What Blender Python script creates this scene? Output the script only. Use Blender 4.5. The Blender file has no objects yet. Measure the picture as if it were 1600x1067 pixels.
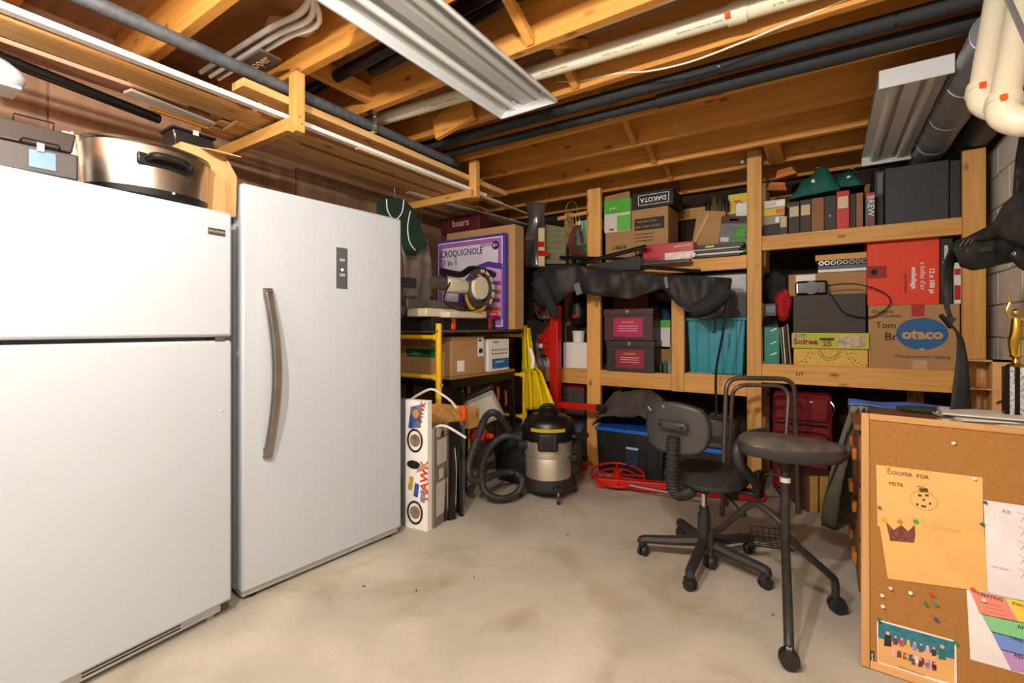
import bpy, bmesh, math, random
from mathutils import Vector, Matrix, noise
random.seed(7)
R = math.radians
# ------------------------------------------------------------------ camera, light, exposure
CAMZ = 1.2; F = 734.0
YAW = R(33.7)
FW = Vector((-math.sin(YAW), math.cos(YAW), 0)); RT = Vector((math.cos(YAW), math.sin(YAW), 0)); UP = Vector((0, 0, 1))
scene = bpy.context.scene
COL = scene.collection
cam = bpy.data.cameras.new('camera'); cam.lens = F / 1600 * 36; cam.sensor_width = 36; cam.shift_y = -20.5 / 1600
camo = bpy.data.objects.new('camera', cam); COL.objects.link(camo)
camo.location = (0, 0, CAMZ); camo.rotation_euler = (R(90), 0, YAW); scene.camera = camo
cam.clip_start = 0.02
w = bpy.data.worlds.new('world'); scene.world = w; w.use_nodes = True
w.node_tree.nodes['Background'].inputs[0].default_value = (1, .96, .92, 1); w.node_tree.nodes['Background'].inputs[1].default_value = 0.08
def light(name, kind, loc, power, color, rot=(0, 0, 0), size=.1, sy=None):
    l = bpy.data.lights.new(name, kind); l.energy = power; l.color = color
    if kind == 'AREA':
        l.size = size
        if sy: l.shape = 'RECTANGLE'; l.size_y = sy
    else: l.shadow_soft_size = size
    o = bpy.data.objects.new(name, l); COL.objects.link(o); o.location = loc; o.rotation_euler = rot
    return o
light('bulb_light', 'POINT', (-.90, -.12, 2.20), 92, (1, .955, .88), size=.04)
light('bulb_light_middle', 'POINT', (-.35, .35, 2.22), 66, (1, .95, .86), size=.04)
light('bulb_light_rack', 'POINT', (-1.78, .02, 2.33), 17, (1, .93, .80), size=.04)
light('fill_light', 'AREA', (-.5, -1.4, 2.25), 9, (1, .97, .93), rot=(R(38), 0, R(8)), size=1.4, sy=1.0)  # unseen area light added behind the camera as soft, even fill
scene.view_settings.view_transform = 'Standard'; scene.view_settings.look = 'None'
scene.view_settings.gamma = 1; scene.view_settings.use_curve_mapping = False
scene.view_settings.exposure = 0.42

# ------------------------------------------------------------------ geometry helpers
def ray(px, py): return FW + RT * ((px - 800) / F) + UP * ((513 - py) / F)
O0 = Vector((0, 0, CAMZ))
def PD(px, py, d): return O0 + ray(px, py) * d                     # photo point at a given distance
def PX(px, py, x): v = ray(px, py); return O0 + v * (x / v.x)
def PY(px, py, y): v = ray(px, py); return O0 + v * (y / v.y)
def PZ(px, py, z): v = ray(px, py); return O0 + v * ((z - CAMZ) / v.z)

class MB:
    def __init__(s): s.v = []; s.f = []
    def add(s, vs, fs):
        b = len(s.v); s.v += [tuple(v) for v in vs]; s.f += [tuple(b + i for i in f) for f in fs]; return s
    def box(s, c, d, rot=None):
        x, y, z = d[0] / 2, d[1] / 2, d[2] / 2
        vs = [Vector((a * x, b * y, e * z)) for a in (-1, 1) for b in (-1, 1) for e in (-1, 1)]
        if rot is not None: vs = [rot @ v for v in vs]
        vs = [v + Vector(c) for v in vs]
        return s.add(vs, [(0, 1, 3, 2), (4, 6, 7, 5), (0, 4, 5, 1), (2, 3, 7, 6), (0, 2, 6, 4), (1, 5, 7, 3)])
    def bb(s, a, b):
        a = Vector(a); b = Vector(b); return s.box((a + b) / 2, b - a)
    def bar(s, p0, p1, w, h, up=UP):
        p0 = Vector(p0); p1 = Vector(p1); d = p1 - p0; L = d.length; d.normalize()
        if abs(d.dot(up)) > .98: up = Vector((0, 1, 0))
        sd = d.cross(up).normalized(); u = sd.cross(d)
        m = Matrix((sd, d, u)).transposed()
        return s.box((p0 + p1) / 2, (w, L, h), m)
    def tube(s, pts, r, n=10, smooth=0, closed=False, radii=None):
        pts = [Vector(p) for p in pts]
        if smooth:
            q = []; m = len(pts)
            rng = range(m if closed else m - 1)
            for i in rng:
                p0 = pts[(i - 1) % m] if closed else pts[max(i - 1, 0)]
                p1 = pts[i]; p2 = pts[(i + 1) % m]; p3 = pts[(i + 2) % m] if closed else pts[min(i + 2, m - 1)]
                for k in range(smooth):
                    t = k / smooth
                    q.append(.5 * ((2 * p1) + (p2 - p0) * t + (2 * p0 - 5 * p1 + 4 * p2 - p3) * t * t + (3 * p1 - p0 - 3 * p2 + p3) * t ** 3))
            if not closed: q.append(pts[-1])
            pts = q
        N = len(pts); vs = []; fs = []; prev = None
        for i, p in enumerate(pts):
            if closed: t = pts[(i + 1) % N] - pts[i - 1]
            else: t = pts[min(i + 1, N - 1)] - pts[max(i - 1, 0)]
            t.normalize()
            if prev is None:
                a = Vector((0, 0, 1)) if abs(t.z) < .9 else Vector((1, 0, 0)); prev = t.cross(a).normalized()
            prev = (prev - t * prev.dot(t)).normalized(); b = t.cross(prev)
            rr = radii(i / max(1, N - 1)) if radii else r
            for k in range(n):
                a = 2 * math.pi * k / n; vs.append(p + (prev * math.cos(a) + b * math.sin(a)) * rr)
        for i in range(N if closed else N - 1):
            j = (i + 1) % N
            for k in range(n):
                fs.append((i * n + k, i * n + (k + 1) % n, j * n + (k + 1) % n, j * n + k))
        if not closed:
            fs.append(tuple(range(n))[::-1]); fs.append(tuple((N - 1) * n + k for k in range(n)))
        return s.add(vs, fs)
    def cyl(s, p0, p1, r, r1=None, n=16):
        r1 = r if r1 is None else r1
        return s.tube([p0, p1], r, n, radii=lambda t: r + (r1 - r) * t)
    def lathe(s, prof, c=(0, 0, 0), n=20, sx=1, sy=1, axis='Z'):
        vs = []; fs = []; c = Vector(c)
        for (r, z) in prof:
            for k in range(n):
                a = 2 * math.pi * k / n; p = Vector((r * sx * math.cos(a), r * sy * math.sin(a), z))
                if axis == 'Y': p = Vector((p.x, p.z, p.y))
                if axis == 'X': p = Vector((p.z, p.x, p.y))
                vs.append(c + p)
        for i in range(len(prof) - 1):
            for k in range(n): fs.append((i * n + k, i * n + (k + 1) % n, (i + 1) * n + (k + 1) % n, (i + 1) * n + k))
        fs.append(tuple(range(n))[::-1]); fs.append(tuple((len(prof) - 1) * n + k for k in range(n)))
        return s.add(vs, fs)
    def ball(s, c, r, sx=1, sy=1, sz=1, n=14):
        m = 8; prof = [(max(.02, math.sin(math.pi * i / m)) * r, -math.cos(math.pi * i / m) * r * sz) for i in range(m + 1)]
        return s.lathe(prof, c, n, sx, sy)
    def prism(s, pts, d):                                            # pts: 3-D polygon, d: extrusion vector
        n = len(pts); pts = [Vector(p) for p in pts]; d = Vector(d)
        return s.add(pts + [p + d for p in pts], [tuple(range(n))[::-1], tuple(range(n, 2 * n))] + [(i, (i + 1) % n, n + (i + 1) % n, n + i) for i in range(n)])
    def grid(s, fn, nu, nv):
        vs = [fn(i / nu, j / nv) for i in range(nu + 1) for j in range(nv + 1)]
        fs = [(i * (nv + 1) + j, (i + 1) * (nv + 1) + j, (i + 1) * (nv + 1) + j + 1, i * (nv + 1) + j + 1) for i in range(nu) for j in range(nv)]
        return s.add(vs, fs)
    def obj(s, name, m, parent=None, bevel=0, loc=None, rot=None, sol=0, sub=0, origin=None):
        me = bpy.data.meshes.new(name)
        vs = s.v
        if origin is not None:
            o_ = Vector(origin); vs = [tuple(Vector(v) - o_) for v in vs]; loc = o_
        me.from_pydata(vs, [], s.f); me.materials.append(m)
        bm = bmesh.new(); bm.from_mesh(me); bmesh.ops.recalc_face_normals(bm, faces=bm.faces); bm.to_mesh(me); bm.free()
        me.shade_smooth(); me.set_sharp_from_angle(angle=R(38))
        o = bpy.data.objects.new(name, me); COL.objects.link(o)
        if parent is not None: o.parent = parent
        if loc is not None: o.location = loc
        if rot is not None: o.rotation_euler = rot
        if bevel:
            b = o.modifiers.new('bevel', 'BEVEL'); b.width = bevel; b.segments = 2; b.limit_method = 'ANGLE'
        if sol:
            b = o.modifiers.new('solid', 'SOLIDIFY'); b.thickness = sol
        if sub:
            b = o.modifiers.new('sub', 'SUBSURF'); b.levels = sub; b.render_levels = sub
        return o
def tag(o, label, cat, group=None):
    o['label'] = label; o['category'] = cat
    if group: o['group'] = group
    return o
def thing(name, label, cat, loc=(0, 0, 0), rot=(0, 0, 0), group=None):
    o = bpy.data.objects.new(name, None); COL.objects.link(o); o.empty_display_size = .05
    o.location = loc; o.rotation_euler = rot; return tag(o, label, cat, group)
def struct(o): o['kind'] = 'structure'; return o
def dup(o, parent=None):
    c = o.copy(); COL.objects.link(c)
    if parent is not None: c.parent = parent
    for ch in list(o.children): dup(ch, c)
    return c

# ------------------------------------------------------------------ materials
def lin(h):
    h = h.lstrip('#'); c = [int(h[i:i + 2], 16) / 255 for i in (0, 2, 4)]
    return tuple(x / 12.92 if x <= .04045 else ((x + .055) / 1.055) ** 2.4 for x in c) + (1,)
MC = {}
def mat(h, rough=.6, metal=0, var=.12, scale=8, bump=0, bscale=60, spec=None, alpha=None, trans=0, emit=0):
    key = (h, rough, metal, var, scale, bump, bscale, alpha, trans, emit)
    if key in MC: return MC[key]
    m = bpy.data.materials.new('mat_' + h.strip('#')); m.use_nodes = True; nt = m.node_tree; b = nt.nodes['Principled BSDF']
    b.inputs['Roughness'].default_value = rough; b.inputs['Metallic'].default_value = metal
    c = lin(h)
    tc = nt.nodes.new('ShaderNodeTexCoord')
    if var:
        n = nt.nodes.new('ShaderNodeTexNoise'); n.inputs['Scale'].default_value = scale; n.inputs['Detail'].default_value = 5
        nt.links.new(tc.outputs['Object'], n.inputs['Vector'])
        r = nt.nodes.new('ShaderNodeValToRGB'); r.color_ramp.elements[0].position = .3; r.color_ramp.elements[1].position = .7
        r.color_ramp.elements[0].color = tuple(x * (1 - var) for x in c[:3]) + (1,)
        r.color_ramp.elements[1].color = tuple(min(1, x * (1 + var)) for x in c[:3]) + (1,)
        nt.links.new(n.outputs['Fac'], r.inputs['Fac']); nt.links.new(r.outputs['Color'], b.inputs['Base Color'])
    else: b.inputs['Base Color'].default_value = c
    if bump:
        n2 = nt.nodes.new('ShaderNodeTexNoise'); n2.inputs['Scale'].default_value = bscale; n2.inputs['Detail'].default_value = 4
        nt.links.new(tc.outputs['Object'], n2.inputs['Vector'])
        bu = nt.nodes.new('ShaderNodeBump'); bu.inputs['Strength'].default_value = bump; bu.inputs['Distance'].default_value = .01
        nt.links.new(n2.outputs['Fac'], bu.inputs['Height']); nt.links.new(bu.outputs['Normal'], b.inputs['Normal'])
    if alpha is not None: b.inputs['Alpha'].default_value = alpha
    if trans: b.inputs['Transmission Weight'].default_value = trans
    if emit: b.inputs['Emission Color'].default_value = c; b.inputs['Emission Strength'].default_value = emit
    MC[key] = m; return m
def wood(h, h2, axis='X', s=1.0, knots=True, rough=.62):
    key = ('wood', h, h2, axis, s)
    if key in MC: return MC[key]
    m = bpy.data.materials.new('wood_' + h.strip('#')); m.use_nodes = True; nt = m.node_tree; b = nt.nodes['Principled BSDF']
    b.inputs['Roughness'].default_value = rough
    tc = nt.nodes.new('ShaderNodeTexCoord'); oi = nt.nodes.new('ShaderNodeObjectInfo')
    ad = nt.nodes.new('ShaderNodeVectorMath'); ad.operation = 'ADD'
    mu = nt.nodes.new('ShaderNodeMath'); mu.operation = 'MULTIPLY'; mu.inputs[1].default_value = 37
    nt.links.new(oi.outputs['Random'], mu.inputs[0]); nt.links.new(tc.outputs['Object'], ad.inputs[0]); nt.links.new(mu.outputs[0], ad.inputs[1])
    mp = nt.nodes.new('ShaderNodeMapping'); nt.links.new(ad.outputs[0], mp.inputs['Vector'])
    sc = [22 * s] * 3; sc['XYZ'.index(axis)] = 1.1 * s; mp.inputs['Scale'].default_value = sc
    n = nt.nodes.new('ShaderNodeTexNoise'); n.inputs['Scale'].default_value = 1.6; n.inputs['Detail'].default_value = 6; n.inputs['Distortion'].default_value = .8
    nt.links.new(mp.outputs[0], n.inputs['Vector'])
    r = nt.nodes.new('ShaderNodeValToRGB'); r.color_ramp.elements[0].position = .32; r.color_ramp.elements[1].position = .62
    r.color_ramp.elements[0].color = lin(h2); r.color_ramp.elements[1].color = lin(h)
    nt.links.new(n.outputs['Fac'], r.inputs['Fac'])
    out = r.outputs['Color']
    if knots:
        mp2 = nt.nodes.new('ShaderNodeMapping'); nt.links.new(ad.outputs[0], mp2.inputs['Vector'])
        s2 = [9.0] * 3; s2['XYZ'.index(axis)] = 4.2; mp2.inputs['Scale'].default_value = s2
        v = nt.nodes.new('ShaderNodeTexVoronoi'); v.inputs['Scale'].default_value = 1.0; nt.links.new(mp2.outputs[0], v.inputs['Vector'])
        r2 = nt.nodes.new('ShaderNodeValToRGB'); r2.color_ramp.elements[0].position = .05; r2.color_ramp.elements[1].position = .17
        r2.color_ramp.elements[0].color = (.26, .14, .07, 1); r2.color_ramp.elements[1].color = (1, 1, 1, 1)
        nt.links.new(v.outputs['Distance'], r2.inputs['Fac'])
        mx = nt.nodes.new('ShaderNodeMixRGB'); mx.blend_type = 'MULTIPLY'; mx.inputs[0].default_value = .8
        nt.links.new(out, mx.inputs[1]); nt.links.new(r2.outputs['Color'], mx.inputs[2]); out = mx.outputs[0]
    hv = nt.nodes.new('ShaderNodeHueSaturation'); rm = nt.nodes.new('ShaderNodeMapRange'); rm.inputs[3].default_value = .84; rm.inputs[4].default_value = 1.1
    nt.links.new(oi.outputs['Random'], rm.inputs[0]); nt.links.new(rm.outputs[0], hv.inputs['Value']); nt.links.new(out, hv.inputs['Color'])
    nt.links.new(hv.outputs[0], b.inputs['Base Color'])
    bu = nt.nodes.new('ShaderNodeBump'); bu.inputs['Strength'].default_value = .15; bu.inputs['Distance'].default_value = .004
    nt.links.new(n.outputs['Fac'], bu.inputs['Height']); nt.links.new(bu.outputs['Normal'], b.inputs['Normal'])
    MC[key] = m; return m
def concrete():
    m = bpy.data.materials.new('concrete_floor'); m.use_nodes = True; nt = m.node_tree; b = nt.nodes['Principled BSDF']
    tc = nt.nodes.new('ShaderNodeTexCoord')
    def nz(sc, det, dist=0):
        n = nt.nodes.new('ShaderNodeTexNoise'); n.inputs['Scale'].default_value = sc; n.inputs['Detail'].default_value = det; n.inputs['Distortion'].default_value = dist
        nt.links.new(tc.outputs['Object'], n.inputs['Vector']); return n
    def rp(n, p0, c0, p1, c1):
        r = nt.nodes.new('ShaderNodeValToRGB'); r.color_ramp.elements[0].position = p0; r.color_ramp.elements[1].position = p1
        r.color_ramp.elements[0].color = c0; r.color_ramp.elements[1].color = c1; nt.links.new(n.outputs['Fac'], r.inputs['Fac']); return r
    a = rp(nz(2.2, 8, .6), .3, lin('#a5a297'), .7, lin('#c4c0b4'))
    s = rp(nz(1.3, 8, 1.8), .54, (1, 1, 1, 1), .70, (.80, .74, .64, 1))
    g = rp(nz(60, 3), .3, (.93, .93, .93, 1), .6, (1, 1, 1, 1))
    w_ = rp(nz(14, 8, 2), .70, (0, 0, 0, 1), .76, (.09, .09, .085, 1))
    cur = a.outputs[0]
    for x, bt in ((s, 'MULTIPLY'), (g, 'MULTIPLY'), (w_, 'ADD')):
        mx = nt.nodes.new('ShaderNodeMixRGB'); mx.blend_type = bt; mx.inputs[0].default_value = 1
        nt.links.new(cur, mx.inputs[1]); nt.links.new(x.outputs[0], mx.inputs[2]); cur = mx.outputs[0]
    nt.links.new(cur, b.inputs['Base Color'])
    rr = rp(nz(3, 5), .3, (.5,) * 3 + (1,), .7, (.75,) * 3 + (1,)); nt.links.new(rr.outputs[0], b.inputs['Roughness'])
    bu = nt.nodes.new('ShaderNodeBump'); bu.inputs['Strength'].default_value = .12; bu.inputs['Distance'].default_value = .01
    nt.links.new(nz(25, 6).outputs['Fac'], bu.inputs['Height']); nt.links.new(bu.outputs['Normal'], b.inputs['Normal'])
    return m
JO = wood('#dc9a48', '#c48334', 'X'); JOY = wood('#dc9a48', '#c48334', 'Y')
SH = wood('#e6b062', '#d3974a', 'X'); SHZ = wood('#e6b062', '#d3974a', 'Z')
PINEY = wood('#dfb679', '#c9965a', 'Y'); PALEY = wood('#e6cda2', '#d3b382', 'Y', knots=False); REDY = wood('#b9733b', '#9b5a2b', 'Y', knots=False); PINKY = wood('#cfa085', '#b78468', 'Y')
PLY = wood('#b5865a', '#986c44', 'X', .5); BRD = wood('#d8a35c', '#c08a45', 'X')
CARD = mat('#b08a5c', .85, var=.07, scale=5, bump=.08, bscale=30); CARD2 = mat('#9b774d', .85, var=.07, scale=4); CARD3 = mat('#c49f6c', .85, var=.07, scale=4)
WHT = mat('#bcc6cf', .35, var=.02, scale=3); WP = mat('#f1f1ee', .6, var=.02); BLK = mat('#17171a', .5, var=.2); BLKM = mat('#101012', .35, var=.1); DGR = mat('#34343a', .5, var=.1)
RUB = mat('#222123', .55, var=.25, scale=25, bump=.05); CHR = mat('#c9c9c9', .2, 1, var=.05); STEEL = mat('#b7b2aa', .3, 1, var=.1, scale=4); RED = mat('#c61d12', .4, var=.1, scale=12)
FAB = mat('#26272a', .85, var=.15, scale=10, bump=.3, bscale=250); TUBEM = mat('#6e655a', .35, .6, var=.2, scale=15)
YEL = mat('#e9b90c', .4, var=.08); PVC = mat('#d8cfb8', .35, var=.03); GAL = mat('#8d9096', .45, .6, var=.18, scale=12); ORG = mat('#e8541a', .5)
BLUE = mat('#1d63c9', .4); INK = mat('#1c1a1c', .8, var=0); INKW = mat('#efefef', .7, var=0); TEALM = mat('#138ea3', .38, var=.05)

def text(s, size, m, parent, loc, rot=(R(90), 0, 0), align='CENTER', sx=1, name='printed_text', bold=0):
    c = bpy.data.curves.new(name, 'FONT'); c.body = s; c.size = size; c.align_x = align; c.align_y = 'CENTER'; c.extrude = .0006; c.resolution_u = 2; c.offset = bold
    t = bpy.data.objects.new('tmp', c); COL.objects.link(t)
    dg = bpy.context.evaluated_depsgraph_get(); me = bpy.data.meshes.new_from_object(t.evaluated_get(dg))
    bpy.data.objects.remove(t); me.materials.clear(); me.materials.append(m)
    o = bpy.data.objects.new(name, me); COL.objects.link(o); o.parent = parent; o.location = loc; o.rotation_euler = rot; o.scale = (sx, 1, 1)
    return o

# box whose front (facing the shelf opening, -Y) is given on the plane y=Y by photo corners
def fbox(name, label, cat, m, px0, py0, px1, py1, Y, dep, z0=None, rot=0, tilt=0, group=None, bevel=.003, flat=None, maxd=None):
    xa = PY(px0, 513, Y).x; xb = PY(px1, 513, Y).x; mid = (px0 + px1) / 2
    zt = PY(mid, py0, Y).z; zb = PY(mid, py1, Y).z if z0 is None else z0
    W, H = xb - xa, zt - zb
    mb = MB().bb((-W / 2, 0, 0), (W / 2, dep, H))
    o = mb.obj(name, m, bevel=bevel, loc=((xa + xb) / 2, Y, zb), rot=(0, tilt, rot))
    tag(o, label, cat, group); o['_w'] = W; o['_h'] = H; o['_d'] = dep
    return o
def rel(o): return o['_w'], o['_h'], o['_d']
# plate on the front face, fractions u,v of the face
def dec(o, m, u0, v0, u1, v1, name='label', th=.0015, pts=None, off=0):
    W, H, D = rel(o)
    f = lambda u, v: Vector(((u - .5) * W, -off, v * H))
    pp = [f(*p) for p in pts] if pts else [f(u0, v0), f(u1, v0), f(u1, v1), f(u0, v1)]
    return MB().prism(pp, (0, -th, 0)).obj(name, m, o)
def ftext(o, s, u, v, size, m, rz=0, sx=1, bold=0, off=.0024, name='printed_text'):
    W, H, D = rel(o)
    t = text(s, size, m, o, ((u - .5) * W, -off, v * H), sx=sx, bold=bold, name=name)
    t.rotation_euler = Matrix.Rotation(-rz, 3, 'Y').to_euler() if False else (Matrix.Rotation(rz, 3, 'Y') @ Matrix.Rotation(R(90), 3, 'X')).to_euler()
    return t
# box whose front faces +X (left-wall things)
def lbox(name, label, cat, m, X, pyt, pxa, pxb, z0, dep, group=None, bevel=.003, rot=0):
    ya = PX(pxa, 513, X).y; yb = PX(pxb, 513, X).y; zt = PX((pxa + pxb) / 2, pyt, X).z
    W, H = yb - ya, zt - z0
    o = MB().bb((-W / 2, 0, 0), (W / 2, dep, H)).obj(name, m, bevel=bevel, loc=(X, (ya + yb) / 2, z0), rot=(0, 0, R(90) + rot))
    tag(o, label, cat, group); o['_w'] = W; o['_h'] = H; o['_d'] = dep
    return o

# ------------------------------------------------------------------ structure
XL, XR, YB, YF, ZC = -3.0, .84, 4.55, -2.4, 2.665
struct(MB().bb((XL - .1, YF - .1, -.1), (XR + .3, YB + .1, 0)).obj('floor', concrete()))
wl = struct(MB().bb((XL - .1, YF, 0), (XL, YB, ZC)).obj('wall_left', wood('#a87a5e', '#94684f', 'Z', .25, knots=False)))
for i in range(4):
    MB().bb((XL, -.6 + i * 1.22, .02), (XL + .012, -.6 + i * 1.22 + 1.212, 2.42)).obj('plywood_panel', wood('#a07a5e', '#89664e', 'Z', .3, knots=False), wl)
struct(MB().bb((XL, YB, 0), (XR + .2, YB + .1, ZC)).obj('wall_back', mat('#3a2a1e', .9)))
struct(MB().bb((XL, YF - .1, 0), (XR + .2, YF, ZC)).obj('wall_front', mat('#b6aea2', .9)))
wr = struct(MB().bb((XR + .012, YF, 0), (XR + .2, YB, 2.30)).obj('wall_right', mat('#c0b9ac', .95, bump=.3, bscale=90)))
BLM = mat('#dcd6ca', .92, var=.08, scale=9, bump=.35, bscale=110)
bl = None
for r_ in range(12):
    for k in range(8):
        y0 = 1.2 + k * .41 - (.205 if r_ % 2 else 0)
        if y0 + .4 > YB: continue
        if bl is None:
            bl = MB().bb((0, 0, 0), (.014, .402, .184)).obj('block', BLM, wr, bevel=.004)
            b_ = bl
        else: b_ = bl.copy(); COL.objects.link(b_)
        b_.location = (XR, y0, .004 + r_ * .191)
struct(MB().bb((XR + .15, YF, 2.30), (XR + .2, YB, ZC)).obj('wall_right_sill', wood('#8a5f38', '#6e4a2c', 'Y')))
ce = struct(MB().bb((XL - .1, YF - .1, ZC + .016), (XR + .3, YB + .1, ZC + .06)).obj('ceiling', PLY))
for i in range(6):
    MB().bb((XL, YF + i * 1.22, ZC), (XR + .2, YF + i * 1.22 + 1.215, ZC + .016)).obj('subfloor_panel', PLY, ce)
jm = None; JY = []
for k in range(-7, 9):
    y = .898 + .448 * k
    if y > YB or y < YF: continue
    JY.append(y)
    if jm is None: jm = MB().bb((XL, -.038, 2.43), (XR + .15, 0, ZC - .0005)).obj('joist', JO, ce); j = jm
    else: j = jm.copy(); COL.objects.link(j)
    j.location = (0, y, 0)
for a, b in zip(JY[:-1], JY[1:]):
    if a < -.6: continue
    for s_ in (0, 1):
        z0, z1 = (2.45, 2.65) if s_ else (2.65, 2.45)
        MB().bar((-1.07 + .05 * s_, a + .002, z0), (-1.07 + .05 * s_, b - .04, z1), .038, .036).obj('bridging', JOY, ce)
# blocking pieces between joists by the pipe run
MB().bb((-2.16, 1.36, 2.47), (-2.12, 1.755, 2.56)).obj('blocking', JOY, ce)
MB().bar((-2.02, 2.17, 2.44), (-1.72, 2.17, 2.50), .03, .14).obj('blocking', JO, ce)
MB().bb((-.35, 3.586, 2.43), (-.25, 3.98, 2.52)).obj('blocking', JOY, ce)

# ------------------------------------------------------------------ ceiling services
def pipe(name, label, m, pts, r, cat='pipe', n=14, smooth=0):
    o = MB().tube(pts, r, n, smooth).obj(name, m); return tag(o, label, cat)
pg = pipe('drain_pipe', 'long dull grey steel pipe hung under the joists above the refrigerators', mat('#62666c', .55, .4, var=.25, scale=40), [(-2.19, -.4, 2.37), (-2.19, 2.53, 2.37)], .029)
MB().cyl((-2.19, 2.50, 2.37), (-2.19, 2.56, 2.37), .033).obj('end_cap', mat('#3c3e42', .5, .4), pg)
br = thing('pipe_bracket', 'bent galvanised metal strap bracket holding the grey pipe', 'bracket', (-2.16, 1.80, 2.43))
MB().bb((.03, -.03, -.11), (.034, .0, 0)).bb((-.07, -.03, -.114), (.034, .0, -.11)).bb((.0, -.045, -.012), (.05, .02, -.002)).obj('strap', CHR, br)
MB().ball((.037, -.015, -.03), .006).ball((.037, -.015, -.085), .006).obj('bolt', GAL, br)
PINS = mat('#202123', .75, var=.2, scale=30)
p1 = pipe('insulated_pipe', 'upper of two black foam-insulated pipes running under the joists', PINS, [(-2.45, 2.34, 2.44), (.62, 2.44, 2.44)], .032)
for x in (-.9, -.42, .23): MB().cyl((x, 2.34 + (x + 2.45) * .0326, 2.44), (x + .008, 2.34 + (x + 2.45) * .0326, 2.44), .0335).obj('sleeve_joint', BLKM, p1)
p2 = pipe('insulated_pipe', 'lower black foam-insulated pipe with a thicker sleeve toward the right', PINS, [(-2.35, 2.48, 2.42), (.66, 2.585, 2.42)], .027)
MB().cyl((-.75, 2.534, 2.42), (.66, 2.585, 2.42), .036).obj('thick_sleeve', PINS, p2)
pv = pipe('plastic_drain_pipe', 'cream plastic drain pipe crossing above the big light fixture', PVC, [(-2.35, 1.93, 2.475), (.6, 2.15, 2.475)], .038)
MB().cyl((-.33, 2.081, 2.475), (-.26, 2.086, 2.475), .044).obj('coupling', PVC, pv)
MB().bb((-.335, 2.034, 2.44), (-.315, 2.040, 2.46)).obj('size_sticker', ORG, pv)
for i in range(7):
    x = -1.75 + i * .33; y = 1.93 + (x + 2.35) * .0746
    text(['PIPE PVC TYPE DWV', 'DRAIN WASTE VENT', '3 IN  CERTIFIED'][i % 3], .02, mat('#8a8577', .8, var=0), pv, (x, y - .0285, 2.447), rot=(R(46), 0, R(3.9)))
pipe('plastic_water_pipe', 'slim white plastic pipe beside the joist above the drain pipe', PVC, [(-2.2, 1.82, 2.475), (.7, 1.86, 2.475)], .017)
pipe('black_drain_pipe', 'black plastic pipe high between joists at the top of the photo', BLKM, [(-2.0, 1.66, 2.57), (-.9, 1.60, 2.57), (.3, 1.66, 2.56)], .035)
pipe('black_vent_pipe', 'short black plastic pipe in the bay left of the big light fixture', BLKM, [(-2.4, 1.53, 2.50), (-1.0, 1.53, 2.56)], .03)
cb = MB().tube([PY(870, 127, 2.205), PY(905, 127, 2.205), PY(960, 115, 2.205), PY(1015, 111, 2.205), PY(1080, 96, 2.205), PY(1160, 66, 2.205), PY(1240, 33, 2.205), PY(1320, 0, 2.205), PY(1400, -30, 2.205)], .0045, 6, 5).obj('electric_cable', mat('#d9d3c6', .5))
tag(cb, 'thin white electric cable stapled along a joist above black pipes', 'cable')
for i, (dy, dz, e) in enumerate([(0, .03, 0), (.02, .05, .12), (.045, .03, .22), (.06, .055, .35), (.085, .035, .5)]):
    pts = [Vector((-2.62, 1.10 + dy, 2.46 + dz)), Vector((-2.3, 1.10 + dy, 2.46 + dz)), Vector((-2.0, 1.11 + dy, 2.47 + dz)), Vector((-1.8, 1.13 + dy, 2.48 + dz)), Vector((-1.62, 1.10 + dy - e * .3, 2.52 + dz)), Vector((-1.3, 1.05 + dy - e * .3, 2.53 + dz))]
    o = MB().tube(pts, .0115, 8, 5).obj('white_cable', mat('#dcdad6', .45)); tag(o, 'white plastic cable in the bundle tied up beside the big fixture', 'cable', 'bundle of white cables in the joist bay')
o = MB().prism([(0, 0, 0), (.36, 0, .03), (.38, 0, .08), (.02, 0, .055)], (0, .05, 0)).obj('wood_offcut', PALEY, loc=PZ(413, 42, 2.56), rot=(0, 0, R(52))); tag(o, 'pale rough wood offcut crusted with dried foam under the cables', 'wood')
o = thing('insulation_offcut', 'dark printed insulation offcut tucked under the white cables', 'insulation', (-2.2, 1.14, 2.44))
MB().bb((-.15, -.02, 0), (.10, .08, .012)).obj('sheet', mat('#5c4d40', .8), o)
text('ooper', .07, mat('#d8b48a', .8, var=0), o, (-.01, .03, -.002), rot=(R(180), 0, 0))

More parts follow.
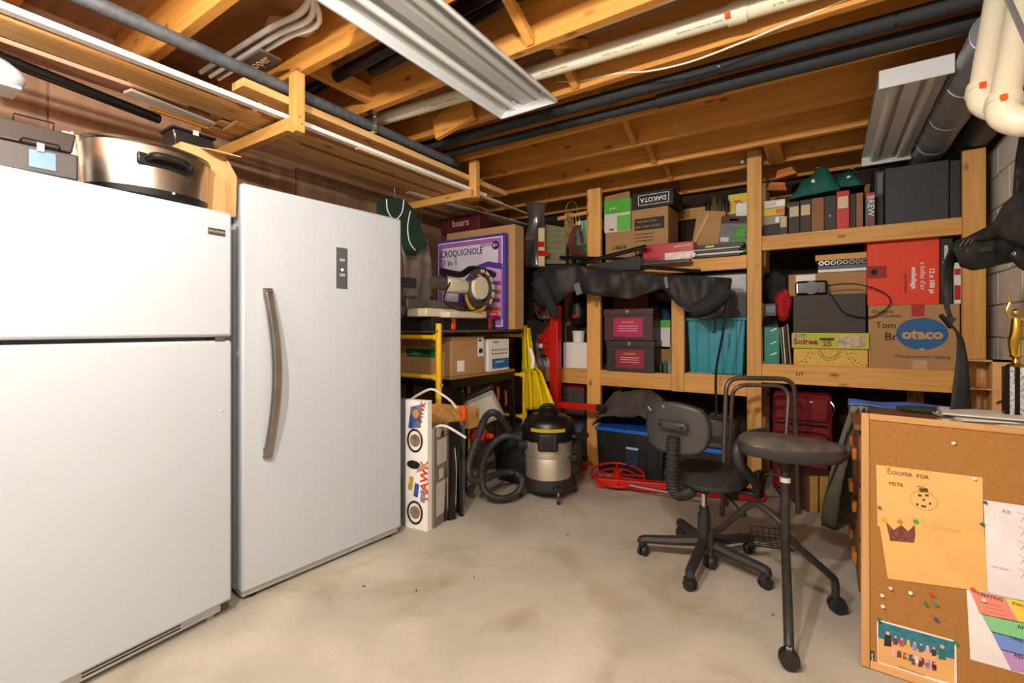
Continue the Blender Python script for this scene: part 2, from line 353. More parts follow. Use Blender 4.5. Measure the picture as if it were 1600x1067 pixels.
def fixture(name, label, x0, x1, y0, y1, z0, tubes, dark=False):
    t = thing(name, label, 'light fixture', ((x0 + x1) / 2, (y0 + y1) / 2, z0))
    W = (x1 - x0) / 2; L = (y1 - y0) / 2; M_ = mat('#c8cbcd', .4, var=.03)
    if tubes:                                                       # open trough reflector
        prof = [(-W, 0), (-W * .62, .068), (W * .62, .068), (W, 0), (W, .012), (W * .66, .082), (-W * .66, .082), (-W, .012)]
        MB().prism([(x, -L, z) for x, z in prof], (0, 2 * L, 0)).obj('reflector', M_, t)
        MB().prism([(-.05, -L, .067), (-.026, -L, .035), (.026, -L, .035), (.05, -L, .067)], (0, 2 * L, 0)).obj('ballast_cover', M_, t)
        for s in (-1, 1):
            MB().prism([(-W, s * L, 0), (-W * .62, s * L, .068), (W * .62, s * L, .068), (W, s * L, 0)], (0, -s * .004, 0)).obj('end_plate', M_, t)
            MB().bb((-W - .004, s * L - .003, -.004), (W + .004, s * L + .003, .012)).obj('end_rim', M_, t)
            MB().bb((s * W - .004, -L, -.004), (s * W + .004, L, .010)).obj('side_rim', M_, t)
        for s in (-1, 1):
            MB().cyl((s * .085, -L + .03, .036), (s * .085, L - .03, .036), .017).obj('fluorescent_tube', mat('#d8d8d4', .3, var=0), t)
            for e in (-1, 1): MB().box((s * .085, e * (L - .015), .042), (.03, .02, .045)).obj('tube_socket', WP, t)
    else:
        MB().bb((-W, -L, .055), (W, L, .085)).bb((-.03, -L, .03), (.03, L, .055)).obj('housing', M_, t, bevel=.002)
        for s in (-1, 1):
            MB().bb((-W, s * L - .006, 0), (W, s * L + .006, .085)).obj('end_plate', M_, t, bevel=.004)
            MB().prism([(s * W, -L, .055), (s * W, -L, .075), (s * W * .82, -L, .058)], (0, 2 * L, 0)).obj('side_lip', M_, t)
            MB().tube([(s * .068, -L + .01, .036), (s * .068, L - .01, .036)], .02, 14).obj('fluorescent_tube', mat('#cfcdc6', .3, var=0), t)
        for y_ in (-.4, .4): MB().cyl((0, y_, .085), (0, y_, .13), .004).obj('hanger', GAL, t)
    return t
fixture('light_fixture', 'large white fluorescent trough fixture hanging at the top centre', -1.47, -1.13, .86, 2.10, 2.345, True)
fixture('light_fixture', 'narrow white fluorescent strip fixture above the black speaker', .205, .465, 2.74, 3.98, 2.30, False)
MB().bb((-1.30, .98, 0), (-1.29, 1.0, 0.0))
# round ducts
for (X, Z, r, y0, y1, lab, m) in ((.55, 2.335, .083, 2.5, 4.2, 'foil grey round duct running beside the narrow light fixture', GAL), (.745, 2.345, .078, 2.3, 4.45, 'darker round duct over the top of the block wall', mat('#5d5f64', .5, .5, var=.15))):
    d_ = thing('round_duct', lab, 'duct', (X, y0, Z)); n_ = int((y1 - y0) / .55) + 1; st = (y1 - y0) / n_
    for i in range(n_):
        MB().cyl((0, i * st, 0), (0, (i + 1) * st - .004, 0), r, r, 24).obj('duct_section', m, d_)
        MB().tube([(r * 1.0 * math.cos(a * math.pi / 12), i * st + .01, r * 1.0 * math.sin(a * math.pi / 12)) for a in range(24)], .004, 6, closed=True).obj('duct_seam', m, d_)
def elbow(name, label, top, bot, side, r):
    top, bot, side = Vector(top), Vector(bot), Vector(side); t = thing(name, label, 'pipe', bot)
    L = lambda p: Vector(p) - bot
    MB().cyl(L(top), L(bot), r, r, 20).obj('pipe_run', PVC, t)
    d = (top - bot).normalized(); h = (side - bot); h.z = 0; hd = h.normalized()
    c = [L(bot) - d * 0, L(bot) - d * r * 1.0 + hd * r * .25, L(bot) - d * r * 1.9 + hd * r * 1.1, L(bot) - d * r * 2.2 + hd * r * 2.3, L(bot) - d * r * 2.25 + h]
    MB().tube(c, r * 1.12, 18, 6).obj('elbow', PVC, t)
    MB().cyl(L(bot) - d * .005, L(bot) + d * .03, r * 1.2, r * 1.2, 20).obj('collar', PVC, t)
    q = L(bot) + d * .013 - RT * r * .88 - FW * r * .85
    MB().box(q, (.014, .014, .022), Matrix.Rotation(R(20), 3, 'Z')).obj('size_sticker', ORG, t)
elbow('vertical_drain_pipe', 'left of two cream plastic pipes with elbows near the block wall', PD(1562, -20, 1.72), PD(1535, 146, 1.62), PD(1535, 146, 1.62) + Vector((.27, .02, 0)), .038)
elbow('vertical_drain_pipe', 'right of two cream plastic pipes with elbows near the block wall', PD(1604, -20, 1.62), PD(1567, 166, 1.50), PD(1567, 166, 1.50) + Vector((.33, .02, 0)), .038)
o = MB().bar(PD(1572, -8, 1.42), PD(1612, 80, 1.42), .004, .02).obj('metal_strap', GAL); tag(o, 'grey metal hanger strap crossing in front of the cream pipes', 'strap')

# ------------------------------------------------------------------ lumber rack + boards
for (x, y, zb, lab) in ((-2.13, 1.33, 2.14, 'nearer wooden hanger of the overhead lumber rack, over the fridges'), (-2.15, 2.73, 2.155, 'farther wooden hanger of the overhead lumber rack, past the freezer')):
    h = thing('lumber_hanger', lab, 'rack', (x, y, zb))
    MB().bb((-.02, -.085 if False else -.045, 0), (.045, 0, 2.56 - zb if False else 2.425 - zb)).obj('post', SHZ, h, bevel=.002)
    MB().bar((.03, -.064, .0195), (-.83, -.064, .0195), .036, .06).obj('arm', SH, h, bevel=.002)
    MB().ball((.046, -.02, .04), .005).ball((.046, -.028, .07), .005).obj('screw', GAL, h)
lumber = [  # px0,py0,px1,py1,z,width,thick,material,label
    (380, 133, 792, 306, 2.235, .10, .036, PINEY, 'broad clean pine board on top of the lumber rack'),
    (404, 172, 786, 322, 2.20, .05, .035, PINEY, 'pine board with yellow tags on its end'),
    (-20, 16, 742, 300, 2.225, .028, .012, WP, 'long bright white trim strip running the rack length'),
    (-20, 55, 560, 262, 2.225, .13, .02, PINEY, 'wide tan plank nearest the camera on the lumber rack'),
    (-20, 92, 480, 252, 2.23, .10, .018, PINKY, 'pinkish plank behind the wide tan plank on the rack'),
    (212, 122, 620, 280, 2.195, .07, .018, PALEY, 'pale moulding with a broken end on the rack'),
    (205, 142, 352, 201, 2.17, .06, .012, WP, 'short white trim board lying over the black rail'),
    (237, 171, 356, 212, 2.155, .02, .012, mat('#e8a21c', .5), 'thin orange-yellow strip below the short white trim'),
    (345, 190, 560, 262, 2.215, .08, .012, PALEY, 'short pale board with a squared end on the rack'),
    (362, 208, 788, 352, 2.185, .13, .02, PINEY, 'wide knotted pine board at the bottom of the rack'),
    (470, 224, 812, 338, 2.205, .05, .012, REDY, 'narrow reddish hardwood strip among the boards'),
    (440, 262, 770, 362, 2.19, .09, .018, PINEY, 'plank along the wall side of the rack'),
    (560, 232, 824, 334, 2.19, .03, .01, PALEY, 'thin pale moulding poking past the far hanger'),
    (640, 300, 826, 352, 2.19, .05, .012, WP, 'dull white trim board ending past the far hanger'),
    (-10, 118, 245, 215, 2.19, .11, .018, BRD, 'tan plank in the corner of the rack by the wall'),
]
for (x, wd, y0, y1, z, th, m, lab) in ((-2.24, .12, -.4, 2.95, 2.206, .02, PINEY, 'wide tan plank along the outer edge of the lumber rack'), (-2.19, .045, 1.2, 2.98, 2.206, .016, REDY, 'reddish hardwood strip between the white trim and the tan plank'), (-2.150, .036, -.4, 2.88, 2.206, .022, WP, 'long bright white trim strip along the outer edge of the lumber rack'), (-2.41, .14, 1.17, 3.25, 2.206, .02, PINEY, 'knotted plank whose end pokes out before the nearer hanger'), (-2.56, .11, 1.12, 3.15, 2.206, .02, PINKY, 'pinkish plank near the wall side of the rack'), (-2.68, .08, 1.3, 3.3, 2.206, .018, PALEY, 'pale plank of the rack closest to the wall'), (-2.363, .034, 1.5, 3.05, 2.206, .018, REDY, 'narrow reddish strip in the middle of the rack'), (-2.50, .10, -.4, 1.0, 2.245, .018, PINKY, 'pinkish plank at the camera end of the rack above the black pipe')):
    o = MB().bb((-wd, 0, 0), (0, y1 - y0, th)).obj('lumber_board', m, loc=(x, y0, z), bevel=.0015); tag(o, lab, 'lumber')
lumber = [l_ for l_ in lumber if not any(k in l_[8] for k in ('wide tan', 'pinkish plank', 'wide knotted', 'wall side', 'corner of the rack', 'narrow reddish', 'bright white'))]
for (a, b, c, d, z, wd, th, m, lab) in lumber:
    z += .045 if th > .03 else {212: .04, 205: .05, 237: .05}.get(a, .005); z = max(z, 2.2); P0, P1 = PZ(a, b, z), PZ(c, d, z)
    L = (P1 - P0).length; ang = math.atan2(P1.y - P0.y, P1.x - P0.x) - math.pi / 2
    o = MB().bb((-wd, 0, 0), (0, L, th)).obj('lumber_board', m, loc=P0, rot=(0, 0, ang), bevel=.0015); tag(o, lab, 'lumber')
    if 'yellow tags' in lab:
        for q in (.0, .12): MB().bb((-.052, q, -.001), (.002, q + .012, .037)).obj('tag', mat('#e6d21a', .5), o)
o = MB().cyl(PZ(-30, 78, 2.2), PZ(248, 186, 2.2), .022).obj('plastic_pipe', BLKM); tag(o, 'black plastic pipe lying on the lumber rack by the wall', 'pipe')

# ------------------------------------------------------------------ refrigerators
FR = WHT
def fridge_panel(t, name, y0, y1, z0, z1, x0=-.075, x1=0, m=FR, bv=.012): return MB().bb((x0, y0, z0), (x1, y1, z1)).obj(name, m, t, bevel=bv)
# local frame: +Y along the front (to the right seen from the room), +X out of the door
t = thing('refrigerator', 'white top-freezer refrigerator at the left edge', 'refrigerator', (-2.069, .989, 0), (0, 0, R(4.2)))
W_ = .765
fridge_panel(t, 'cabinet', -W_ + .004, -.004, .05, 1.675, -.72, -.085, bv=.006)
fridge_panel(t, 'freezer_door', -W_, 0, 1.165, 1.683); fridge_panel(t, 'fridge_door', -W_, 0, .062, 1.150)
MB().bb((-.085, -W_ + .01, .07), (-.072, -.01, 1.67)).obj('gasket', mat('#77797c', .6), t)
MB().bb((-.08, -.07, 1.148), (.0, -.03, 1.168)).obj('hinge', CHR, t)
kp = MB().bb((-.09, -W_ + .01, .02), (-.035, -.03, .066)).obj('kick_grille', mat('#c9ccd0', .5), t)
for (a, b) in ((-.74, -.55), (-.48, -.18)):
    for z in (.03, .042, .054): MB().bb((-.036, a, z), (-.034, b, z + .005)).obj('vent_slot', BLK, kp)
MB().cyl((-.06, -.06, 0), (-.06, -.06, .05), .018).obj('levelling_foot', mat('#9a9a9a'), t); MB().cyl((-.6, -.06, 0), (-.6, -.06, .06), .018).cyl((-.6, -.7, 0), (-.6, -.7, .06), .018).cyl((-.06, -.7, 0), (-.06, -.7, .05), .018).obj('levelling_foot', mat('#9a9a9a'), t)
bd = MB().bb((0, -.098, 1.580), (.004, -.032, 1.606)).obj('badge', mat('#6a665f', .35, .6), t)
text('FRIGIDAIRE', .0125, mat('#d6d6d2', .4, .5, var=0), bd, (.0052, -.065, 1.593), rot=(R(90), 0, R(90)))
MB().ball((.001, -.045, .86), .006, sx=.5).obj('screw_cap', FR, t)
# upright freezer
t = thing('upright_freezer', 'tall white upright freezer with a curved steel handle', 'freezer', (-2.108, 1.046, 0), (0, 0, R(-3.9)))
W_ = .872
fridge_panel(t, 'cabinet', .006, W_ - .006, .03, 1.80, -.68, -.085, bv=.006)
fridge_panel(t, 'door', 0, W_, .045, 1.835)
MB().bb((-.085, .012, .06), (-.072, W_ - .012, 1.82)).obj('gasket', mat('#8b8d90', .6), t)
MB().bb((-.09, .01, .018), (-.02, W_ - .01, .045)).obj('base_trim', mat('#c3c5c8', .5), t, bevel=.004)
for y_ in (.06, W_ - .06): MB().cyl((-.05, y_, 0), (-.05, y_, .03), .02).cyl((-.6, y_, 0), (-.6, y_, .04), .02).obj('levelling_foot', BLK, t)
MB().grid(lambda u, v: Vector((.012 + .048 * math.sin(math.pi * u) + (.012 if 0 < v < 1 else 0), .082 + .046 * v + .02 * math.sin(math.pi * u), .62 + .76 * u)), 24, 4).obj('handle', mat('#a8a49e', .32, 1, var=.25, scale=6), t, sol=.012)
for z_ in (.645, 1.355): MB().box((.012, .105, z_), (.03, .03, .04)).obj('handle_mount', mat('#a8a49e', .35, 1), t)
dp = MB().bb((0, .452, 1.405), (.003, .515, 1.615)).obj('control_panel', mat('#55575a', .35), t, bevel=.001)
MB().cyl((.003, .484, 1.502), (.0045, .484, 1.502), .006).obj('indicator_lamp', mat('#cfe3ff', .3, var=0, emit=4), dp)
for z in (1.545, 1.468): MB().bb((.003, .470, z), (.0042, .500, z + .014)).obj('button', mat('#a9acb0', .5, var=0), dp)
for z in (.60, 1.29): MB().ball((.001, W_ - .04, z), .006, sx=.5).obj('screw_cap', mat('#b0b0b0'), t)

# things on the refrigerator (its top is at 1.683)
ZT = 1.684
rx, ry = -2.205, .745
t = thing('roaster', 'oval stainless steel electric roaster with a black handle', 'roaster', (rx, ry, ZT))
def oval(mb, prof, n=36): return mb.lathe(prof, (0, 0, 0), n, .78, 1.15)
oval(MB(), [(.165, .03), (.172, .035), (.178, .19), (.176, .195)]).obj('body', STEEL, t)
oval(MB(), [(.15, .008), (.172, .012), (.176, .035), (.16, .04)]).obj('base', BLKM, t)
for (a, b) in ((-.08, -.13), (.08, -.13), (-.08, .13), (.08, .13)): MB().cyl((a, b, 0), (a, b, .012), .012).obj('foot', BLK, t)
oval(MB(), [(.18, .193), (.184, .198), (.18, .206), (.13, .222), (.03, .228)]).obj('lid', mat('#8f8c88', .3, 1, var=.1), t)
hd = MB().tube([(.132, -.055, .135), (.175, -.045, .145), (.182, 0, .148), (.175, .06, .142), (.132, .075, .132)], .012, 8, 6).obj('handle', BLKM, t)
MB().bb((.128, -.085, .115), (.142, .098, .158)).obj('handle_plate', BLKM, t, bevel=.006)
MB().ball((.137, .03, .03), .005).obj('pilot_lamp', WP, t)
t = thing('loaf_pan', 'small black lidded pan on the cardboard box behind the roaster', 'pan', PX(295, 240, -2.33))
MB().prism([(-.05, -.075, 0), (.05, -.075, 0), (.06, -.085, .075), (-.06, -.085, .075)], (0, .16, 0)).obj('body', mat('#3a3634', .25, .7), t, bevel=.01)
MB().bb((-.066, -.09, .072), (.066, .085, .082)).obj('lid', BLKM, t, bevel=.004); MB().box((.067, 0, .074), (.008, .02, .02)).obj('latch', PVC, t)
cbx = thing('open_cardboard_box', 'open cardboard box behind the roaster with a flap up', 'box', (-2.36, .92, ZT))
zz = PX(295, 240, -2.33).z - ZT
MB().bb((-.12, -.07, 0), (.16, .1, zz - .002)).obj('carton', CARD3, cbx)
MB().prism([(.16, .1, 0), (.235, .105, .0), (.245, .105, zz * .6), (.16, .1, zz - .01)], (0, .004, 0)).obj('flap', CARD3, cbx)
MB().prism([(.16, .0, zz - .006), (.16, .1, zz - .006), (.26, .12, zz - .03), (.22, .02, zz - .02)], (0, 0, .004)).obj('flap', CARD3, cbx)
# domed dark lunch box
t = thing('lunch_box', 'dark grey metal lunch box with faceted domed lid and pale label', 'lunch box', (-2.12, .40, ZT), (0, 0, R(-4)))
G = mat('#383433', .5, .15, var=.15)
MB().bb((-.07, -.10, 0), (.07, .10, .085)).obj('body', G, t, bevel=.006)
MB().prism([(.07, -.1, .088), (.04, -.085, .16), (-.04, -.085, .16), (-.07, -.1, .088)], (0, .185, 0)).obj('lid', G, t, bevel=.006)
MB().bb((.07, -.015, .018), (.0725, .045, .072)).obj('label', mat('#6f8fae', .7), t)
for (y_, z_) in ((.01, .085),): MB().box((.075, y_, z_), (.008, .016, .03)).obj('latch', mat('#e5dcc4', .4), t)
MB().tube([(.072, -.035, .09), (.085, -.03, .098), (.085, .05, .098), (.072, .055, .09)], .003, 6).obj('latch_wire', BLKM, t)
MB().tube([(.03, -.045, .16), (.045, -.045, .178), (.045, .045, .178), (.03, .045, .16)], .003, 6).obj('handle', BLKM, t)
# plastic bag
def lump(name, label, cat, m, c, s, seed=0, amp=.25, n=16, freq=2.2, rot=0, flat=True, parent=None):
    vs = []; fs = []; mb = MB(); mm = 12
    for i in range(mm + 1):
        th = math.pi * i / mm
        for k in range(n):
            a = 2 * math.pi * k / n; d = Vector((math.sin(th) * math.cos(a), math.sin(th) * math.sin(a), -math.cos(th)))
            q = 1 + amp * noise.noise(d * freq + Vector((seed * 7.3, seed * 3.1, 0)))
            q += amp * .4 * noise.noise(d * freq * 3 + Vector((seed, 0, seed)))
            sgn = lambda x: (abs(x) ** .75) * (1 if x > 0 else -1)
            p = Vector((sgn(d.x) * s[0], sgn(d.y) * s[1], sgn(d.z) * s[2])) * q
            p.z += s[2]
            if flat: p.z = max(p.z, 0.0)
            vs.append(p)
    for i in range(mm):
        for k in range(n): fs.append((i * n + k, i * n + (k + 1) % n, (i + 1) * n + (k + 1) % n, (i + 1) * n + k))
    mb.add(vs, fs); o = mb.obj(name, m, parent, loc=c, rot=(0, 0, rot), sub=1)
    if label: tag(o, label, cat)
    return o
CLR = mat('#e6e3dd', .15, var=.1, alpha=.75)
lump('plastic_bag', 'crumpled white plastic bag between lunch box and roaster', 'bag', CLR, (-2.33, .53, ZT), (.045, .035, .12), 3, .5)
t = thing('stand_mixer', 'white kitchen stand mixer head cut by the left edge', 'mixer', (-2.42, .30, ZT))
MB().ball((0, 0, .41), .075, sx=.85, sy=1.9, sz=.9, n=20).obj('head', WHT, t); MB().bb((-.05, -.30, 0), (.05, -.1, .05)).bb((-.04, -.24, .04), (.04, -.13, .37)).obj('stand', WHT, t, bevel=.015)
MB().bb((-.066, -.1, .355), (.066, .12, .368)).obj('trim_band', mat('#c9ccd0', .3), t, bevel=.004)
MB().lathe([(.04, .05), (.07, .09), (.09, .2), (.093, .205)], (0, .03, 0)).obj('bowl', mat('#e9e6de', .3), t)
bt = MB().cyl((0, .03, .30), (0, .03, .36), .012)
for k in range(4): bt.tube([(0, .03, .32), (.03 * math.cos(k * .8), .03 + .03 * math.sin(k * .8), .28), (0.02 * math.cos(k * .8), .03 + .02 * math.sin(k * .8), .22), (0, .03, .205)], .002, 5, 4)
bt.obj('whisk', CHR, t)
o = MB().lathe([(.02, 0), (.16, .002), (.165, .01), (.155, .016), (.02, .016)], n=32, axis='X').obj('round_board', mat('#e8cfa6', .6), loc=(-2.60, .66, ZT + .17), rot=(0, R(-12), 0)); tag(o, 'round cream wooden board leaning behind the roaster', 'board')

# ------------------------------------------------------------------ back storage shelves
YS = 3.86
t = thing('storage_shelf', 'built-in pine lumber storage shelving across the back wall', 'shelf', (0, 0, 0))
def px_post(a, b, z0, z1, Y=YS): 
    xa, xb = PY(a, 513, Y - .04).x, PY(b, 513, Y - .04).x
    MB().bb((xa, Y - .04, z0), (xb, Y, z1)).obj('post', SHZ, t, bevel=.003); return xa, xb
A = px_post(917, 938, 0, 2.425); C_ = px_post(1167, 1190, 0, 2.50, YS); D_ = px_post(1504, 1541, 0, 2.26); B_ = px_post(1049, 1069, .70, 1.62)
for (x0, x1, z0, z1, lab) in ((-2.35, B_[0], .705, .838, 0), (B_[1], C_[0], .70, .850, 0), (C_[1], D_[0], .81, .945, 0), (C_[1], D_[0], 1.762, 1.865, 0), (-2.2, C_[0], 1.64, 1.742, 0)):
    MB().bb((x0 + .001, YS - .038, z0), (x1 - .001, YS, z1)).obj('beam', SH, t, bevel=.003)
    MB().bb((x0, YS + .001, z1 - .022), (x1 + .04, YB - .02, z1 - .004)).obj('shelf_board', PLY, t)
MB().bb((-2.3, YB - .06, 2.2), (.7, YB - .02, 2.3)).obj('beam', SH, t)
for x in (A[0], C_[0], .5, -2.3): MB().bb((x, YB - .1, 0), (x + .09, YB - .06, 2.42)).obj('rear_post', SHZ, t)
text('SPF', .03, INK, t, (PY(1315, 380, YS).x, YS - .0405, 1.81)); text('HT', .035, INK, t, (PY(1250, 582, YS).x, YS - .0405, .88))
MB().cyl((PY(1159, 252, 3.8).x, 3.825, PY(1159, 252, 3.8).z), (PY(1159, 252, 3.8).x, 3.815, PY(1159, 252, 3.8).z), .014, n=8).obj('washer_plate', GAL, t)
Z1, Z2, Z3, Z4, Z5 = 1.738, 1.861, .834, .846, .941                 # shelf surfaces: top left, top right, lower left, lower mid, lower right
YF1 = 3.92
# --- top left bay
b = fbox('carton', 'brown carton with upside-down AVERY lettering, under the green box', 'box', CARD, 946, 362, 987, 396, YF1, .3, Z1)
ftext(b, 'AVERY', .55, .55, .042, INK, rz=math.pi, bold=.001)
b2 = fbox('green_carton', 'bright green and white carton on top of the upside-down carton', 'box', mat('#d9d8d0', .6, var=.04), 944, 312, 985, 362, YF1, .3, Z1 + rel(b)[1] + .001)
dec(b2, mat('#53b53a', .6), 0, .58, 1, 1); dec(b2, mat('#6cc04a', .6), .5, .02, 1, .5); ftext(b2, 'green', .35, .75, .03, INKW); dec(b2, mat('#777777', .7), .2, .05, .38, .12)
MB().prism([(-.12, -.002, rel(b2)[1]), (.12, -.002, rel(b2)[1]), (.13, -.05, rel(b2)[1] + .04), (-.10, -.03, rel(b2)[1] + .03)], (0, 0, .004)).obj('flap', CARD, b2)
b = fbox('moving_box', 'square brown carton with a dark printed band and letter F', 'box', CARD, 987, 325, 1044, 384, YF1, .32, Z1 + .0)
dec(b, mat('#3d322b', .8), .08, .62, .9, .83); ftext(b, 'WE KEEP CALM', .42, .77, .024, CARD3, rz=0); ftext(b, 'AND CARRY BOXES', .45, .68, .024, CARD3)
dec(b, mat('#3d322b', .8), .1, .1, .33, .34); ftext(b, 'F.', .2, .22, .05, CARD3)
for v in (.54, .48, .42): dec(b, mat('#6a5036', .8), .1, v, .62, v + .02, name='print_line')
b3 = fbox('shoe_box', 'black box with upside-down DAKOTA logo on the brown carton', 'box', BLK, 988, 298, 1052, 326, YF1 - .02, .3, Z1 + rel(b)[1] + .001)
ftext(b3, 'DAKOTA', .52, .5, .052, INKW, rz=math.pi, bold=.001)
for q in ((.15, .18, .9, .21), (.15, .79, .9, .82), (.15, .18, .165, .82), (.885, .18, .9, .82)): dec(b3, INKW, *q, name='logo_border')
b = fbox('torn_carton', 'torn open brown carton tilted on the top shelf', 'box', CARD, 1078, 330, 1122, 376, YF1, .3, Z1 + .03, tilt=R(9))
MB().prism([(-.13, -.002, 0), (-.1, -.002, 0), (.0, -.002, .33), (-.03, -.002, .33)], (0, -.01, 0)).obj('flap', CARD3, b)
ftext(b, 'FILE DESK', .4, .08, .025, mat('#7c3a22', .8))
for i in range(4):
    o = MB().lathe([(.02, 0), (.022, .07), (.01, .09), (.01, .11)], n=10).obj('bottle', [BLK, mat('#6b4a2c', .3), DGR, BLK][i], loc=(b.location.x + .02 + i * .045, YF1 + .06, b.location.z + rel(b)[1] + .01 - i * .006))
    tag(o, ['leftmost black bottle in the torn carton', 'brown bottle in the torn carton', 'grey bottle in the torn carton', 'rightmost black bottle in the torn carton'][i], 'bottle', 'bottles in the torn carton')
b = fbox('game_box', 'boxed outdoor game with a green garden photo, leaning beside post', 'box', mat('#5c6066', .5), 1121, 338, 1166, 380, YF1 - .01, .2, Z1 + .04, tilt=R(6))
dec(b, mat('#4a1518', .6), 0, .8, 1, 1); dec(b, mat('#4e9440', .6, var=.6, scale=40), .5, .02, 1, .75, name='photo_print'); dec(b, mat('#cfd2d4', .6), .05, .3, .35, .42); dec(b, INKW, .3, .87, .6, .93, name='printed_text')
b4 = fbox('yellow_carton', 'yellow and grey carton with red letters left of the tall post', 'box', mat('#6d6761', .6), 1138, 303, 1168, 330, YF1 + .12, .15, Z1 + .24)
dec(b4, mat('#e2c51f', .5), 0, .45, 1, 1); ftext(b4, "T's", .55, .72, .06, RED, bold=.003)
b5 = fbox('support_carton', 'plain brown carton under the yellow carton', 'box', CARD2, 1128, 332, 1168, 372, YF1 + .21, .15, Z1)
b5 = fbox('white_carton', 'small white carton beside the yellow carton', 'box', WP, 1150, 317, 1167, 338, YF1 + .085, .03, Z1 + .19)
b = fbox('red_light_box', 'red and white glossy light box lying along the shelf', 'box', mat('#b8212b', .3), 1004, 380, 1084, 405, 3.80, .11, 1.744)
dec(b, mat('#e7d6d6', .4, var=.25, scale=20), .45, 0, 1, .42, name='photo_print'); ftext(b, 'custom HD', .78, .78, .028, INKW); dec(b, mat('#7c1018', .4), 0, 0, .35, .2)
o = MB().ball((0, 0, .022), .022).obj('white_ball', WP, loc=(PY(1084, 396, 3.79).x, 3.775, 1.744)); tag(o, 'white ball at the end of the red light box', 'ball')
zz = Z1
for i, (m, a, c, th, ln) in enumerate([(BLK, 1090, 1160, .02, 0), (WP, 1088, 1164, .012, 0), (BLK, 1092, 1158, .022, 0), (mat('#c9c7bf', .5), 1086, 1160, .01, 0), (BLK, 1094, 1165, .03, 0)]):
    xa, xb = PY(a, 513, 3.9).x, PY(c, 513, 3.9).x
    o = MB().bb((0, 0, 0), (xb - xa, .1 + 0 * i, th)).obj('binder', m, loc=(xa, 3.80 + .0 * i, zz), rot=(0, 0, R((i % 3 - 1) * 1.2)), bevel=.002); zz += th + .001
    tag(o, ['black binder at the bottom of the pile by the post', 'white folder second from the bottom of the pile', 'black binder in the middle of the pile', 'pale folder just under the top binder', 'thick black binder on top of the pile by the post'][i], 'binder')
    if i == 4: MB().bb((.06, -.0015, .008), (.12, 0, .022)).obj('label', mat('#c7d42a', .5), o)
# --- top right bay
XZ = Z2
def binder(a, c, yt, m, label, lm=None, cat='binder', lab_v=(.55, .85), txt=None, name='ring_binder'):
    b = fbox(name, label, cat, m, a, yt, c - .6, 360, 3.88, .26, XZ + .0005, bevel=.002)
    if lm: dec(b, lm, .1, lab_v[0], .9, lab_v[1])
    return b
binder(1218, 1231, 338, mat('#3d3835'), 'short dark book with a cream spine corner at the left of the row', mat('#c7b48a'), 'book', (.45, 1), name='book')
binder(1232, 1250, 315, mat('#3a2622'), 'dark brown binder with cream label, left of its pair', mat('#cdbb93'))
binder(1250, 1268, 312, mat('#3a2622'), 'dark brown binder with cream label, right of its pair', mat('#cdbb93'))
binder(1268, 1288, 309, mat('#8d5a35'), 'tan brown binder without label in the row')
b = binder(1288, 1307, 306, mat('#352f2c'), 'charcoal binder with a small white hole beside the red box')
dec(b, WP, .44, .42, .54, .46, name='finger_hole')
b = fbox('red_binder', 'bright red binder with pale spine label', 'binder', mat('#c01717', .5), 1307, 298, 1327, 358, 3.845, .28, XZ, bevel=.002); dec(b, mat('#d8caa6'), .1, .55, .9, .85)
binder(1327, 1338, 303, mat('#3b231a'), 'narrow dark brown binder right of the red one')
binder(1338, 1349, 301, mat('#96613f'), 'narrow tan binder at the right end of the row')
b = fbox('game_case', 'slim dark boxed set standing alone with white vertical lettering', 'box', mat('#4b4347', .4), 1352, 301, 1367, 352, 3.86, .25, XZ, bevel=.002)
dec(b, mat('#b8343a'), .1, .82, .9, 1); ftext(b, 'BREW', .55, .62, .05, INKW, rz=R(90)); dec(b, mat('#8a3a46'), .2, .06, .8, .25)
b = fbox('black_speaker', 'large flat black speaker cabinet on the top right shelf', 'speaker', mat('#2b2c30', .55, var=.1, scale=40), 1383, 256, 1483, 346, 3.84, .45, XZ, bevel=.004)
b = fbox('stereo_receiver', 'black stereo unit with grey panel left of the speaker', 'stereo', BLK, 1366, 266, 1383, 346, 4.0, .4, XZ + .001); dec(b, mat('#6a6c70'), .3, .6, 1, .95, name='panel')
b = fbox('tower_speaker', 'narrow dark speaker at the right end of the top shelf', 'speaker', mat('#26272a', .5), 1484, 250, 1501, 344, 3.85, .35, XZ, bevel=.004)
zz = XZ
for i, (m, lb, h) in enumerate([(mat('#2a2624'), 'dark empty tray under the small cartons', .10), (mat('#9a958b'), 'grey and white small carton, lowest of three left of the green hats', .06), (mat('#d8b81c', .5), 'yellow small carton, middle of three left of the green hats', .055), (mat('#d6d2c8'), 'white small carton, topmost of three left of the green hats', .055)]):
    xa = PY(1192, 513, 3.95).x
    o = MB().bb((0, 0, 0), (.135, .2, h)).obj('small_carton', m, loc=(xa + .004 * i, 3.93 - .008 * i, zz + .0005), bevel=.002); zz += h + .001; tag(o, lb, 'box')
    if i: MB().bb((.08, -.0015, .01), (.13, 0, h - .01)).obj('label', WP if i != 2 else RED, o)
for (a, y_, lb, rz) in ((1213, 297, 'orange stained wood block on the topmost small carton', 10), (1228, 275, 'upper orange stained wood block tilted against the joist', -8)):
    p = PY(a, y_, 3.98)
    o = MB().prism([(-.07, 0, 0), (.07, 0, 0), (.045, 0, .06), (-.05, 0, .06)], (0, .1, 0)).obj('wood_block', wood('#d07a20', '#a85410', 'X', knots=False), loc=(p.x, p.y, p.z), rot=(0, R(rz), 0), bevel=.004)
    tag(o, lb, 'wood')
def interp0(tab, x):
    for (a, b), (c, d) in zip(tab[:-1], tab[1:]):
        if x <= c: return b + (d - b) * (x - a) / (c - a)
    return tab[-1][1]
TF = mat('#0e5a52', .75, var=.12, bump=.15, bscale=120)
